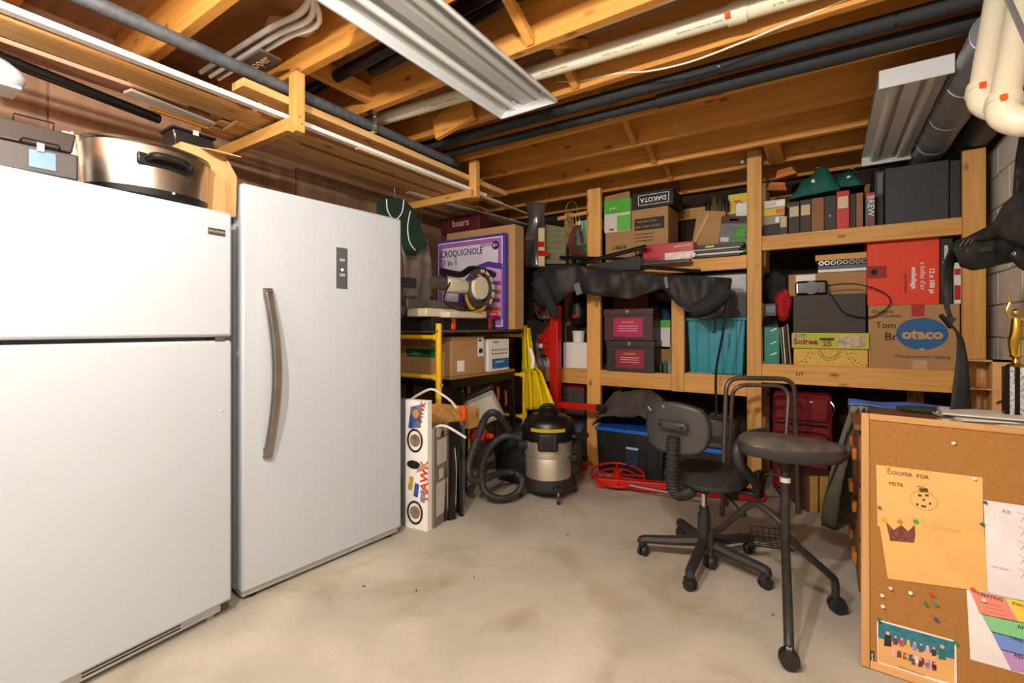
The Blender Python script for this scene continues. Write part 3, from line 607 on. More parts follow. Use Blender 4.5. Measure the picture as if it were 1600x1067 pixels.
for i, (a, yt, yb, c, Y, lb) in enumerate(((1232, 262, 314, 1312, 3.92, 'larger teal fabric hat draped over the binders'), (1300, 264, 298, 1352, 4.0, 'smaller teal fabric hat behind the larger one'))):
    p0, p1 = PY(a, yb, Y), PY(c, yb, Y); W = p1.x - p0.x; H = PY((a + c) / 2, yt, Y).z - p0.z
    def capf(u, v, W=W, H=H, i=i):
        prf = [(0, .05), (.15, .35), (.3, .68), (.42, .72), (.6, 1.0), (.75, .97), (.88, .62), (1, .2)] if i == 0 else [(0, .3), (.2, .8), (.45, 1), (.62, .9), (.8, .5), (1, .05)]
        h = H * interp0(prf, u); k = math.sin(math.pi * v) ** .55 if 0 < v < 1 else 0
        lift = .05 * u * H * 2 if i == 0 else 0
        return Vector(((u - .5) * W * (1 + .02 * math.sin(v * 9)), -.06 + .22 * v + .006 * math.sin(u * 14 + v * 3), lift + h * k))
    o = MB().grid(capf, 26, 12).obj('teal_hat', TF, loc=((p0.x + p1.x) / 2, Y, p0.z), sol=.004); tag(o, lb, 'hat')
    MB().prism([(-.01, -.04, H * .45), (.012, -.062, H * .42), (.005, -.05, H * .56), (-.012, -.05, H * .52)], (0, -.006, 0)).obj('emblem', WP, o)
    MB().tube([(.02 + .018 * math.cos(k), .05, H * .98 + .018 * math.sin(k)) for k in range(6)], .004, 6, closed=True).obj('snap_ring', CHR, o)
# --- lower right bay
ZB = Z5
b = fbox('wicker_print_box', 'yellow wicker-patterned box under the lime green game box', 'box', mat('#d9b65a', .7, var=.2, scale=70), 1240, 545, 1356, 574, 3.87, .4, ZB)
for (cu, rr) in ((.5, .33), (.02, .55), (.98, .55)):
    for rad in (rr, rr * .8):
        W, H, D = rel(b)
        for k in range(13):
            an = math.pi + math.pi * k / 12
            x = (cu - .5) * W + rad * .19 * math.cos(an); z = H * 1.0 + rad * .24 * math.sin(an)
            if -W / 2 + .006 < x < W / 2 - .006 and z > .006 and z < H - .004: MB().box((x, -.001, z), (.008, .002, .005), Matrix.Rotation(-an - math.pi / 2, 3, 'Y')).obj('print_mark', INK, b)
z = ZB + rel(b)[1] + .001
b = fbox('dinnerware_box', 'lime green dinnerware box marked 25 under the dark box', 'box', mat('#b5bd1e', .5), 1237, 520, 1358, 545, 3.85, .4, z)
ftext(b, 'Soiree', .19, .42, .055, mat('#8a2a20', .6, var=0), bold=.002); ftext(b, '25', .48, .3, .05, mat('#9b4a1c', .6, var=0), bold=.002)
dec(b, BLK, .38, .52, .57, .68, name='hand_hole'); dec(b, mat('#4c4a55'), .04, .7, .19, .9); ftext(b, 'Libbey', .115, .8, .026, INKW, off=.003)
dec(b, mat('#b9a98c', .5, var=.5, scale=30), .62, .12, .96, .88, name='photo_print')
z += rel(b)[1] + .001
b = fbox('dark_storage_box', 'dark brown storage box in the middle of the stack', 'box', mat('#352e2c', .6), 1239, 460, 1353, 520, 3.88, .4, z)
z += rel(b)[1] + .001; zcam = z
b = fbox('shipping_carton', 'brown carton with white address label topping the stack', 'box', CARD, 1232, 426, 1355, 460, 4.0, .35, z)
dec(b, WP, .1, .5, .36, .95); z += rel(b)[1] + .001
for i, (th, m, lb) in enumerate(((.02, WP, 'white spiral document, lowest on the shipping carton'), (.025, mat('#5d6470'), 'grey bound document above the white one'), (.035, BLK, 'black spiral notebook below the short plank'))):
    xa, xb = PY(1278, 513, 3.98).x, PY(1354, 513, 3.98).x
    o = MB().bb((0, 0, 0), (xb - xa, .22, th)).obj('notebook', m, loc=(xa, 3.98 + .002 * i, z), bevel=.002); z += th + .001; tag(o, lb, 'notebook')
    if i == 2:
        for k in range(8): MB().tube([(.02 + k * .035 + .014 * math.cos(a), -.002, .018 + .014 * math.sin(a)) for a in (0, 1, 2, 3, 4, 5)], .0012, 5, closed=True).obj('spiral_wire', CHR, o)
o = MB().bb((0, 0, 0), (.30, .2, .04)).obj('short_plank', SH, loc=(PY(1274, 513, 3.98).x, 3.97, z)); tag(o, 'short pine plank lying on the spiral notebook', 'wood')
# compact camera
t = thing('compact_camera', 'silver and black compact camera with looped cable', 'camera', (PY(1268, 460, 3.92).x, 3.93, zcam))
MB().bb((-.075, -.03, 0), (.075, .03, .075)).obj('body', mat('#2a2a2c', .25, .4), t, bevel=.012)
MB().bb((-.078, -.031, .004), (-.058, .031, .07)).obj('grip', CHR, t, bevel=.008); t.scale = (1.25, 1.25, 1.35)
MB().lathe([(.034, 0), (.034, .012), (.024, .018)], (.0, -.045, .037), axis='Y').obj('lens', BLKM, t)
q = lambda a, b_, Y=3.86: PY(a, b_, Y) - t.location
MB().tube([q(1288, 450), q(1320, 448), q(1350, 455), q(1364, 465), q(1360, 476), q(1340, 486), q(1310, 482), q(1296, 466), q(1290, 458)], .003, 6, 5).obj('cable', BLKM, t)
b = fbox('bubble_wrap_box', 'bright red-orange carton with French white lettering', 'box', mat('#e23a12', .55, var=.04), 1355, 394, 1468, 474, 3.90, .4, ZB + .30)
RB = b
ftext(b, "emballage", .66, .38, .035, INKW, rz=R(90), bold=.001); ftext(b, "a bulles d'air", .78, .4, .035, INKW, rz=R(90)); ftext(b, "12 x 100 pi", .9, .33, .035, INKW, rz=R(90), bold=.001); ftext(b, "perforated", .55, .3, .028, mat('#5a0f08', .7, var=0), rz=R(90))
dec(b, mat('#8e150e'), .0, .4, .28, .58, name='tape'); MB().cyl((-.4 * rel(b)[0], -.003, .49 * rel(b)[1]), (-.4 * rel(b)[0], -.005, .49 * rel(b)[1]), .018).obj('print_mark', INK, b)
o = fbox('striped_carton', "black carton with vertical white French lettering right of the red one", 'box', BLK, 1469, 395, 1489, 474, 3.90, .38, ZB + .30)
ftext(o, "emballage a bulles d'air", .5, .5, .034, INKW, rz=R(90), sx=.95, bold=.001)
b = fbox('seating_carton', 'big brown carton with blue oval logo for Transportation Seating', 'box', CARD, 1357, 476, 1500, 576, 3.875, .45, ZB)
RB.location.z = o.location.z = ZB + rel(b)[1] + .001
W, H, D = rel(b)
MB().prism([((.60 - .5) * W + .125 * math.cos(a * math.pi / 18), -.0005, .55 * H + .1 * math.sin(a * math.pi / 18)) for a in range(36)], (0, -.0015, 0)).obj('logo_oval', mat('#1d5f95', .6), b)
ftext(b, 'otaco', .605, .54, .085, CARD3, bold=.004, off=.003); ftext(b, 'Transportation Seating', .60, .2, .029, mat('#2f4a66', .7, var=0)); ftext(b, 'TM', .60, .31, .02, INKW, off=.003)
ftext(b, 'Tom', .20, .68, .055, INK, name='handwriting'); ftext(b, 'Br', .26, .5, .07, INK, name='handwriting'); ftext(b, 'Donates', .17, .9, .032, INK, name='handwriting'); ftext(b, 'Clothes', .26, .83, .032, INK, name='handwriting')
dec(b, mat('#a5281c'), .49, .82, .63, 1, name='tape'); dec(b, mat('#c7a77c', .3), .5, 0, .66, .14, name='tape')
b = fbox('teal_box', 'teal patterned cardboard box beside the tall post', 'box', mat('#0f8578', .5), 1194, 511, 1218, 569, 3.88, .3, ZB)
for v in (.25, .55, .9): dec(b, INKW, 0, 0, 0, 0, name='print_mark', pts=[(.4, v), (.42, v - .02), (.82, v + .05), (.8, v + .08)])
for i in range(4):
    xa = PY(1222 + i * 4, 513, 3.88).x
    o = MB().bb((0, 0, 0), (.009, .24, .26 + .01 * i)).obj('folder', [mat('#6a6a66'), mat('#cfc7b4'), BLK, mat('#a0834e')][i], loc=(xa, 3.89, ZB), rot=(0, R(-4), 0)); tag(o, ['grey upright folder next to the teal box', 'cream upright folder, second from the teal box', 'black upright folder, third from the teal box', 'brown upright folder touching the dinnerware box'][i], 'folder', 'upright folders beside the teal box')
p = PY(1222, 500, 3.93)
lump('red_cloth', 'bunched red cloth left of the dark storage box', 'cloth', mat('#b3121a', .8), (p.x, 4.02, PY(1222, 500, 3.93).z - .01), (.055, .06, .115), 5, .5)
b = fbox('blue_radio', 'small radio with blue display next to the post', 'radio', DGR, 1193, 474, 1213, 494, 3.95, .08, None); dec(b, mat('#16466a', .3), .15, .25, .9, .8, name='display')
b = fbox('dark_tote', 'dark bag standing behind the teal box under the radio', 'bag', BLK, 1192, 495, 1216, 574, 4.2, .2, ZB)
lump('black_jacket', 'black jackets bundled at the left of the lower right bay', 'jacket', mat('#121214', .7, bump=.3), (PY(1215, 470, 4.22).x, 4.25, 1.33), (.12, .12, .16), 9, .5)
b = fbox('black_case', 'long black case filling the gap over the red carton', 'case', BLK, 1372, 377, 1498, 394, 3.93, .35, RB.location.z + rel(RB)[1] + .001)
b = fbox('red_white_carton', 'red and white carton edge beside the right post', 'box', WP, 1490, 410, 1502, 474, 3.93, .3, RB.location.z); dec(b, RED, .1, .1, .9, .45); dec(b, RED, .1, .7, .9, .85)
# --- lower middle bays
def filebox(px0, py0, px1, py1, m, label, z0):
    b = fbox('file_box', label, 'box', m, px0, py0, px1, py1, 3.80, .24, z0, bevel=.004)
    W, H, D = rel(b)
    MB().bb((-W / 2 - .006, -.006, H - .05), (W / 2 + .006, D + .006, H + .004)).obj('lid', m, b, bevel=.004)
    MB().lathe([(.014, 0), (.014, .006), (.009, .01)], (0, -.016, H - .02), axis='Y').obj('lock', GAL, b)
    dec(b, mat('#b0205a' if 'maroon' in label else '#8d1d3c', .5, var=.1), .2, .12, .8, .72)
    ftext(b, 'FILE BOX', .5, .58, .025, mat('#e7c21c', .6, var=0), off=.003)
    for v in (.45, .38, .3): dec(b, mat('#e7b8b8', .6, var=0), .3, v, .7, v + .02, name='print_line', th=.0028)
    return b
f1 = filebox(948, 533, 1022, 580, mat('#2f2c2e', .5), 'black portable file box with crimson label, lower of two', .8385)
f2 = filebox(944, 483, 1020, 530, mat('#4a2a2c', .5), 'maroon portable file box with pink label, stacked on the black one', .8385 + rel(f1)[1] + .006)
b = fbox('dark_red_tin', 'dark red tin behind and above the maroon file box', 'tin', mat('#6a1216', .5), 958, 462, 1012, 520, 4.12, .3, Z3)
lump('blue_bag', 'blue and green fabric bag beside the centre post', 'bag', mat('#2c567c', .7, var=.35, scale=14), (PY(1030, 500, 4.15).x, 4.2, Z3), (.1, .09, .29), 12, .25)
b = fbox('white_leaflet', 'white leaflet standing in front of the blue bag', 'leaflet', mat('#d5d8dc'), 1032, 500, 1047, 540, 4.0, .04, Z3 + .19); dec(b, mat('#4fae3a'), 0, .75, 1, 1)
b = fbox('brown_carton', 'small brown carton holding up the white leaflet', 'box', CARD2, 1027, 541, 1048, 578, 4.0, .12, Z3)
for i in range(3):
    o = MB().lathe([(.016, 0), (.017, .07), (.01, .08), (.01, .1)], n=12).obj('spray_can', [BLK, mat('#2d5f4b'), mat('#8c8c86')][i], loc=(PY(1032 + i * 7, 575, 3.90).x, 3.91 + .0 * i, Z3)); tag(o, ['black spray can left of the centre post', 'green spray can, middle of three by the centre post', 'grey spray can closest to the centre post'][i], 'can', 'spray cans by the centre post')
# teal tote
t = thing('teal_tote', 'large bright teal plastic storage tote', 'tote', (PY(1118, 500, 3.9).x, 3.90, Z4))
W = PY(1165, 513, 3.9).x - PY(1072, 513, 3.9).x; H = PY(1118, 497, 3.9).z - Z4
MB().prism([(-W / 2 + .025, 0, 0), (W / 2 - .025, 0, 0), (W / 2 - .005, 0, H), (-W / 2 + .005, 0, H)], (0, .4, 0)).obj('tub', TEALM, t, bevel=.008)
MB().bb((-W / 2 - .004, -.012, H - .02), (W / 2 + .004, .41, H + .004)).obj('rim', TEALM, t, bevel=.005)
for x in (-.33, -.12, .12, .33): MB().bb((x * W - .006, -.008, .01), (x * W + .006, .0, H - .02)).obj('rib', TEALM, t, bevel=.003)
b = fbox('grey_tote', 'grey plastic tote above the teal one', 'tote', mat('#5b5f63', .4), 1076, 427, 1166, 492, 3.98, .34, Z4 + H + .006); dec(b, mat('#aeb3b7', .4), .0, .55, 1, .95, name='band')
o = MB().bb((0, 0, 0), (.18, .06, .006)).obj('plastic_tray', mat('#b9b39f', .2, alpha=.8), loc=(PY(1075, 513, 3.84).x, 3.825, .8515)); tag(o, 'flat clear plastic tray at the shelf edge under the teal tote', 'tray')
# --- lower left bay
b = fbox('white_box', 'plain white box next to the red post', 'box', WP, 880, 535, 917, 576, 3.90, .25, Z3)
o = MB().lathe([(.05, 0), (.06, .1), (.063, .105), (.05, .105)], n=20).obj('white_bucket', WP, loc=(PY(904, 535, 4.0).x, 4.0, Z3 + rel(b)[1] + .001)); tag(o, 'small white bucket on the plain white box', 'bucket')
b = fbox('white_label_carton', 'white carton with printed label left of the red post', 'box', mat('#d6d3cc'), 838, 523, 861, 570, 3.92, .2, Z3)
for v in (.3, .5, .7): dec(b, mat('#555555'), .2, v, .8, v + .05, name='printed_text')
b = fbox('small_white_box', 'low white box beneath the hanging strap', 'box', WP, 850, 563, 866, 574, 3.88, .03, Z3)
lump('clear_bag', 'clear bag holding a red packet above the left shelf', 'bag', mat('#c6bfb6', .3, var=.2), (PY(848, 500, 4.0).x, 4.05, Z3 + .455), (.11, .1, .15), 21, .25)
b = fbox('grey_carton', 'grey carton holding the clear bag', 'box', mat('#4a443f'), 822, 500, 868, 575, 4.13, .2, Z3); b.scale.z = .455 / rel(b)[1] * .995
o = MB().prism([(0, 0, 0), (.1, 0, 0), (.06, 0, .1)], (0, -.006, 0)).obj('red_packet', mat('#b0353a'), loc=(PY(838, 500, 3.9).x, 3.925, Z3 + .50)); tag(o, 'red triangular packet showing through the clear bag', 'packet')
lump('baseball_hat', 'black baseball hat with red badge hanging by post', 'hat', BLK, (PY(901, 508, 3.95).x, 3.98, Z3 + .40), (.08, .09, .11), 23, .3)
o = MB().prism([(0, 0, 0), (.05, 0, .005), (.045, 0, .025), (.005, 0, .03)], (0, -.004, 0)).obj('red_logo_patch', RED, loc=(PY(893, 500, 3.85).x, 3.875, Z3 + .46)); tag(o, 'red and white badge on the black cap', 'badge')
b = fbox('plain_carton', 'dark carton under the black cap', 'box', mat('#2e2926'), 885, 512, 917, 576, 4.16, .16, Z3); b.scale.z = .40 / rel(b)[1] * .99
o = MB().bar(PY(797, 452, 3.75), PY(808, 492, 3.6), .03, .05).obj('spirit_level', mat('#c9a314', .5)); tag(o, 'yellow spirit level leaning in the dark corner', 'level')
# --- under-shelf: black totes with blue lids
def tote(px0, px1, pyt, Y, dep, label, H=None):
    xa, xb = PY(px0, 513, Y).x, PY(px1, 513, Y).x; W = xb - xa; H = PY((px0 + px1) / 2, pyt, Y).z
    t = thing('black_tote', label, 'tote', ((xa + xb) / 2, Y, 0))
    MB().prism([(-W / 2 + .03, 0, 0), (W / 2 - .03, 0, 0), (W / 2 - .008, 0, H - .02), (-W / 2 + .008, 0, H - .02)], (0, dep, 0)).obj('tub', BLK, t, bevel=.008)
    MB().bb((-W / 2, -.012, H - .03), (W / 2, dep + .01, H)).obj('lid', BLUE, t, bevel=.006)
    for i in range(6):
        x = (-.4 + .16 * i) * W; MB().bb((x - .006, -.007, .02), (x + .006, 0, H - .04)).obj('rib', BLK, t, bevel=.002)
    return t, H
t, H = tote(930, 1040, 672, 3.66, .42, 'black tote with blue lid under the dark blanket'); T1 = t
MB().bb((-.02, -.012, .10), (.08, -.008, .25)).obj('label', mat('#1b2b4d', .5), t); MB().bb((-.02, -.0135, .232), (.08, -.012, .25)).obj('label', mat('#9cc4dc', .5), t)
def blk(u, v):
    x = (u - .5) * .66; y = -.03 + .46 * v
    h = .31 * (max(0, 1 - abs(2 * u - 1.0) ** 2.6)) ** .6 * (max(0, math.sin(math.pi * min(1, .04 + v * 1.1)))) ** .5
    p = Vector((x, y, h)); n_ = noise.noise(Vector((x * 7, y * 7, 3))) * .05 + noise.noise(Vector((x * 15, y * 15, 8))) * .03
    return Vector((x + n_ * .5, y - n_, max(.004, h + n_ * (1.0 if h > .03 else .1))))
o = MB().grid(blk, 34, 22).obj('dark_blanket', mat('#48443f', .9, var=.15, bump=.2), loc=T1.location + Vector((.02, 0, H + .002)), sol=.006); tag(o, 'rumpled charcoal blanket piled on the left tote', 'blanket')
t, H = tote(1044, 1160, 700, 3.58, .36, 'black tote with blue lid behind the office chair'); T2 = t
t = thing('grey_case', 'grey slanted equipment case on the right blue lid', 'case', T2.location + Vector((-.04, .02, H + .002)))
MB().prism([(-.2, .0, 0), (.22, .0, 0), (.24, .0, .19), (-.24, .0, .24)], (0, .3, 0)).obj('body', mat('#45464a', .45), t, bevel=.01)
MB().prism([(-.2, -.004, .02), (.22, -.004, .05), (.23, -.004, .10), (-.21, -.004, .06)], (0, -.004, 0)).obj('seam', BLK, t)
MB().prism([(-.24, .01, .244), (.24, .01, .194), (.24, .01, .215), (-.24, .01, .262)], (0, .28, 0)).obj('lid', BLKM, t)
MB().box((.14, .1, .225), (.14, .1, .01), Matrix.Rotation(R(6), 3, 'Y')).obj('glass_panel', mat('#4a5a56', .1), t)
# red suitcase
t = thing('red_suitcase', 'dark red soft suitcase standing below the shelf', 'suitcase', (PY(1252, 760, 3.84).x, 3.84, 0))
SC = mat('#7a0f1a', .75, var=.12, bump=.25, bscale=200); W = .36
MB().bb((-W / 2, .03, .03), (W / 2, .28, .74)).obj('body', SC, t, bevel=.03)
MB().bb((-W / 2 + .02, -.0, .06), (W / 2 - .02, .06, .47)).obj('lower_pocket', SC, t, bevel=.02); MB().bb((-W / 2 + .01, .005, .55), (W / 2 - .02, .06, .72)).obj('upper_pocket', SC, t, bevel=.02)
MB().tube([(-W / 2 + .03, -.001, .46), (0, -.004, .485), (W / 2 - .03, -.001, .46), (W / 2 - .022, -.001, .3), (W / 2 - .022, -.001, .1)], .004, 6, 4).tube([(-W / 2 + .02, .0, .535), (W / 2 - .03, .0, .535)], .005, 6).obj('zip', BLKM, t)
MB().ball((.06, .004, .69), .022, sz=.35, sy=.3).obj('badge', CHR, t); MB().tube([(W / 2 - .01, .02, .70), (W / 2 + .01, .01, .66), (W / 2 - .005, .02, .60)], .005, 6, 4).obj('zip_pull', CHR, t)
for x in (-.13, .13): MB().cyl((x - .01, .06, .03), (x + .01, .06, .03), .03).obj('wheel', BLK, t)
# accordion file on floor
t = thing('accordion_file', 'brown accordion file with yellowed folded paper edges', 'file', (PZ(1283, 800, 0).x, PZ(1283, 800, 0).y, 0), (0, 0, R(30)))
MB().bb((-.09, .0, 0), (.085, .22, .235)).obj('core', mat('#5a4030'), t)
for i in range(14):
    x = -.088 + i * .0126; MB().bb((x, -.012, .002), (x + .009, .0, .238)).obj('paper_edge', mat('#caa04e' if i % 5 else '#6d4a2c', .8), t)
MB().bb((-.095, -.012, .238), (.095, .24, .246)).bb((.09, -.012, 0), (.095, .24, .24)).obj('cover', mat('#4a2a26', .6, var=.3, scale=25), t)

# ------------------------------------------------------------------ hanging things left of post A
o = MB().grid(lambda u, v: PY(821 + 28 * u + 3 * math.sin(v * 6), 316 + 102 * v, 3.62) + Vector((0, .012 * math.sin(u * 9 + v * 7), 0)), 10, 20).obj('garment_bag', mat('#57504e', .12, var=.5, scale=9, alpha=.75), sol=.002); tag(o, 'crumpled clear plastic bag hanging from the joist', 'bag')
t = thing('wall_calendar', 'grey-green gridded board hanging beside a taped wooden stick', 'board', PY(868, 410, 3.7))
q = lambda a, b_, Y=3.7: PY(a, b_, Y) - t.location
MB().prism([q(851, 350), q(884, 356), q(884, 412), q(851, 412)], (0, .006, 0)).obj('board', mat('#7e7a60', .8), t)
for k in range(6): MB().prism([q(852, 360 + k * 9), q(883, 361 + k * 9), q(883, 361.6 + k * 9), q(852, 360.6 + k * 9)], (0, -.002, 0)).obj('grid_line', mat('#5b5844'), t)
t = thing('taped_stick', 'pale wooden stick wrapped with red tape hanging from wire', 'stick', PY(845, 416, 3.6))
q = lambda a, b_, Y=3.6: PY(a, b_, Y) - t.location
MB().prism([q(841, 356), q(850, 356), q(850, 416), q(841, 416)], (0, .02, 0)).obj('stick', mat('#dccb97', .7), t, bevel=.002)
for (a, b_) in ((377, 386), (391, 400)): MB().prism([q(840.5, a), q(857 if a > 380 else 850.5, a + 1), q(857 if a > 380 else 850.5, b_), q(840.5, b_)], (0, -.003, 0)).obj('red_tape', RED, t)
MB().tube([q(845, 356), q(852, 322), q(853, 300, 3.6)], .002, 5).obj('wire', GAL, t)
t = thing('hanging_leashes', 'maroon leather straps with metal clips hanging from a hook', 'straps', PY(902, 398, 3.72))
q = lambda a, b_, Y=3.72: PY(a, b_, Y) - t.location
MR = mat('#571820', .6)
for k in range(5): MB().tube([q(900 + k, 352), q(890 + k * 2, 372), q(892 + k * 3, 396), q(905 + k * 2, 397), q(911 - k, 372), q(903 + k, 352)], .008, 6, 5).obj('strap', MR, t)
for k in range(4): MB().tube([q(886 + k * 6, 338), q(888 + k * 6, 346), q(892 + k * 4, 354), q(890 + k * 5, 344)], .006, 6, 4).obj('clip', mat('#b8a878', .3, .9), t)
MB().tube([q(893, 342), q(884, 330), q(889, 316), q(898, 316), q(902, 330), q(898, 342)], .0025, 6, 5).obj('wire_loop', GAL, t)
b = fbox('green_packet', 'green and white packet hidden behind the hanging leashes', 'bag', mat('#2c8c40', .5), 900, 345, 917, 398, 3.9, .05, Z1); dec(b, mat('#8fc4a8', .4), 0, .5, 1, 1, name='window_print')
o = MB().bar(PY(872, 342, 3.75), PY(917, 332, 3.75), .02, .03).obj('wood_strip', SH); tag(o, 'narrow wood strip nailed left of the first post', 'wood')

# ------------------------------------------------------------------ black awning roll lying on the shelf edge
t = thing('awning_roll', 'black fabric awning roll sagging along the upper shelf front', 'awning', (PY(990, 460, 3.62).x, 3.62, 1.742))
def interp(tab, x):
    for (a, b), (c, d) in zip(tab[:-1], tab[1:]):
        if x <= c: return b + (d - b) * (x - a) / (c - a)
    return tab[-1][1]
top = [(832, 425), (850, 414), (890, 413), (960, 421), (1040, 428), (1142, 434)]
bot = [(832, 470), (850, 482), (868, 478), (893, 455), (930, 462), (985, 467), (1035, 452), (1060, 478), (1095, 500), (1130, 498), (1142, 472)]
YA = 3.62
def awn(u, v):
    px = 832 + 310 * u; a, b_ = interp(top, px), interp(bot, px)
    an = v * 2 * math.pi; cy = (a + b_) / 2; hy = (b_ - a) / 2
    py = cy - hy * math.copysign(abs(math.cos(an)) ** .6, math.cos(an))
    bulge = .05 + .02 * math.sin(u * 3.1)
    near = min(abs(px - 901), abs(px - 1041)) / 40
    fold = .020 * math.sin(u * 21 + v * 12) * (.4 + min(1, near)) + .014 * math.sin(u * 47 - v * 9) + .012 * noise.noise(Vector((u * 30, v * 8, 2)))
    Y = YA - bulge * math.copysign(abs(math.sin(an)) ** .5, math.sin(an)) + fold
    return PY(px, py, Y) - t.location
MB().grid(awn, 120, 32).obj('fabric', mat('#2c2b2c', .6, var=.12, bump=.15, bscale=200), t)
cc = lambda a, b_, Y=YA: PY(a, b_, Y) - t.location
MB().tube([cc(1085, 485, 3.52), cc(1108, 474, 3.50), cc(1136, 450, 3.50)], .06, 16, 5, radii=lambda s: .05 + .02 * s).obj('rolled_end', FAB, t)
MB().tube([cc(868, 495, 3.53), cc(858, 470, 3.52), cc(842, 440, 3.53)], .06, 16, 5, radii=lambda s: .03 + .045 * s).obj('rolled_end', FAB, t)
for (a, b_, c, d) in ((901, 443, 906, 460), (1041, 433, 1044, 450)): MB().bar(cc(a, b_, 3.5), cc(c, d, 3.5), .02, .05).obj('tie_strap', mat('#6c7078', .6), t)
MB().tube([cc(1142, 436, 3.52), cc(1138, 465, 3.5), cc(1128, 530, 3.5), cc(1119, 580, 3.5), cc(1119, 640, 3.48), cc(1117, 650, 3.46)], .009, 6, 4).obj('hanging_strap', BLK, t)
MB().tube([cc(1118, 500, 3.52), cc(1117, 520, 3.5), cc(1113, 519, 3.5)], .008, 6).obj('strap_hook', BLK, t)
MB().tube([cc(856, 478, 3.5), cc(853, 500, 3.5), cc(838, 530, 3.5), cc(838, 545, 3.5), cc(850, 573, 3.5), cc(849, 589, 3.5)], .008, 6, 4).obj('hanging_strap', BLK, t)
for i, (a, b_, c, d, r_, lb) in enumerate([(890, 416, 1010, 385, .018, 'black tubular awning arm sloping up across the shelf'), (875, 402, 990, 405, .014, 'short black bar lying flat above the awning roll'), (1000, 417, 1095, 424, .014, 'black bar end at the right above the awning roll')]):
    o = MB().tube([PY(a, b_, 3.64), PY(c, d, 3.7)], r_, 8).obj('black_bar', BLKM); tag(o, lb, 'bar')
b = fbox('black_tray', 'ribbed black plastic tray below the red light box', 'tray', BLKM, 1000, 407, 1078, 420, 3.70, .08, 1.70, rot=0)
for k in range(5): dec(b, DGR, .1 + k * .18, .2, .2 + k * .18, .75, name='rib')
o = MB().prism([PY(905, 417, 3.68), PY(1000, 400, 3.68), PY(1003, 421, 3.68), PY(960, 422, 3.68)], (0, .04, 0)).obj('corrugated_sheet', mat('#2b2b2e', .6)); tag(o, 'wedge of black corrugated sheet between the bars and roll', 'panel')

# ------------------------------------------------------------------ left corner: yellow scaffold, bench shelf, saw
t = thing('yellow_scaffold', 'yellow steel scaffold frame with a thin metal platform', 'scaffold', (-2.15, 2.34, 0))
for (dy) in (0, 1.08):
    MB().cyl((0, dy, 0), (0, dy, 1.232 if dy == 0 else 1.225), .021).obj('post', YEL, t)
    MB().cyl((-.62, dy, 0), (-.62, dy, 1.22), .021).obj('post', YEL, t)
    for z in (.30, .87, 1.14) if dy == 0 else (.44, .8, 1.14):
        MB().cyl((-.62, dy, z), (0, dy, z), .016).obj('rung', YEL, t)
        MB().cyl((-.03, dy, z), (.0, dy, z), .026, .02).obj('joint', YEL, t)
MB().bb((-.60, -.02, 1.172), (.012, 1.10, 1.19)).obj('platform', mat('#6f6b66', .4, .6), t)
t = thing('bench_shelf', 'dark metal bench with a board shelf holding the cartons', 'bench', (-2.2, 2.52, 0))
MB().bb((-.6, .01, .835), (-.005, .83, .855)).obj('shelf_board', CARD2, t)
MB().bb((-.6, .02, .77), (-.01, .82, .833)).obj('apron', mat('#1d1a18', .4, .4), t)
for (x, y) in ((-.03, .14), (-.55, .14), (-.03, .80), (-.55, .80)): MB().bar((x, y, .79), (x + (.03 if x > -.1 else 0), y + (.03 if y > .5 else -.0), 0), .045, .03).obj('leg', mat('#201c1a', .4, .4), t)
for k in range(4): MB().cyl((-.008, .14 + .012 * (k % 2), .74 - .03 * k), (-.004, .14 + .012 * (k % 2), .74 - .03 * k), .006).obj('bolt', GAL, t)
ya = 2.54
o = MB().bb((-.52, 0, 0), (0, .385, .285)).obj('taped_carton', CARD, loc=(-2.21, ya, .8555), bevel=.004); tag(o, 'large brown carton with green tape behind the yellow post', 'box')
MB().bb((-.45, -.0015, .13), (-.16, 0, .19)).obj('green_tape', mat('#1f6a3e', .5), o); text('Uline', .05, mat('#8fbf96', .7, var=0), o, (-.36, -.003, .16)); text('1st', .07, mat('#1f6a3e', .6, var=0), o, (-.12, -.003, .16))
for (a, b_, c, d) in ((.06, .03, .14, .11), (.30, .13, .375, .27)): MB().bb((0, a, b_), (.0015, c, d)).obj('shipping_label', WP, o)
MB().bb((.0015, .315, .155), (.0025, .36, .19)).obj('barcode', INK, o); MB().bb((.0015, .31, .245), (.0025, .345, .26)).obj('barcode', INK, o)
o = MB().bb((-.2, 0, 0), (0, .29, .26)).obj('white_blue_carton', WP, loc=(-2.215, 2.985, .8555), bevel=.003); tag(o, 'white carton with a blue band beside the taped carton', 'box')
MB().bb((0, .05, .02), (.0015, .285, .10)).obj('blue_band', mat('#1a6bb5', .5), o); text('printed set', .025, INKW, o, (.002, .15, .075), rot=(R(90), 0, R(90)))
for k in range(12): MB().box((.001, .06 + (k % 6) * .038, .14 + .03 * (k // 6)), (.002, .018, .012)).obj('print_mark', mat('#6a5348' if k % 3 else '#8a2c2c'), o)
text('catalogue', .02, INK, o, (.002, .1, .235), rot=(R(90), 0, R(90)))
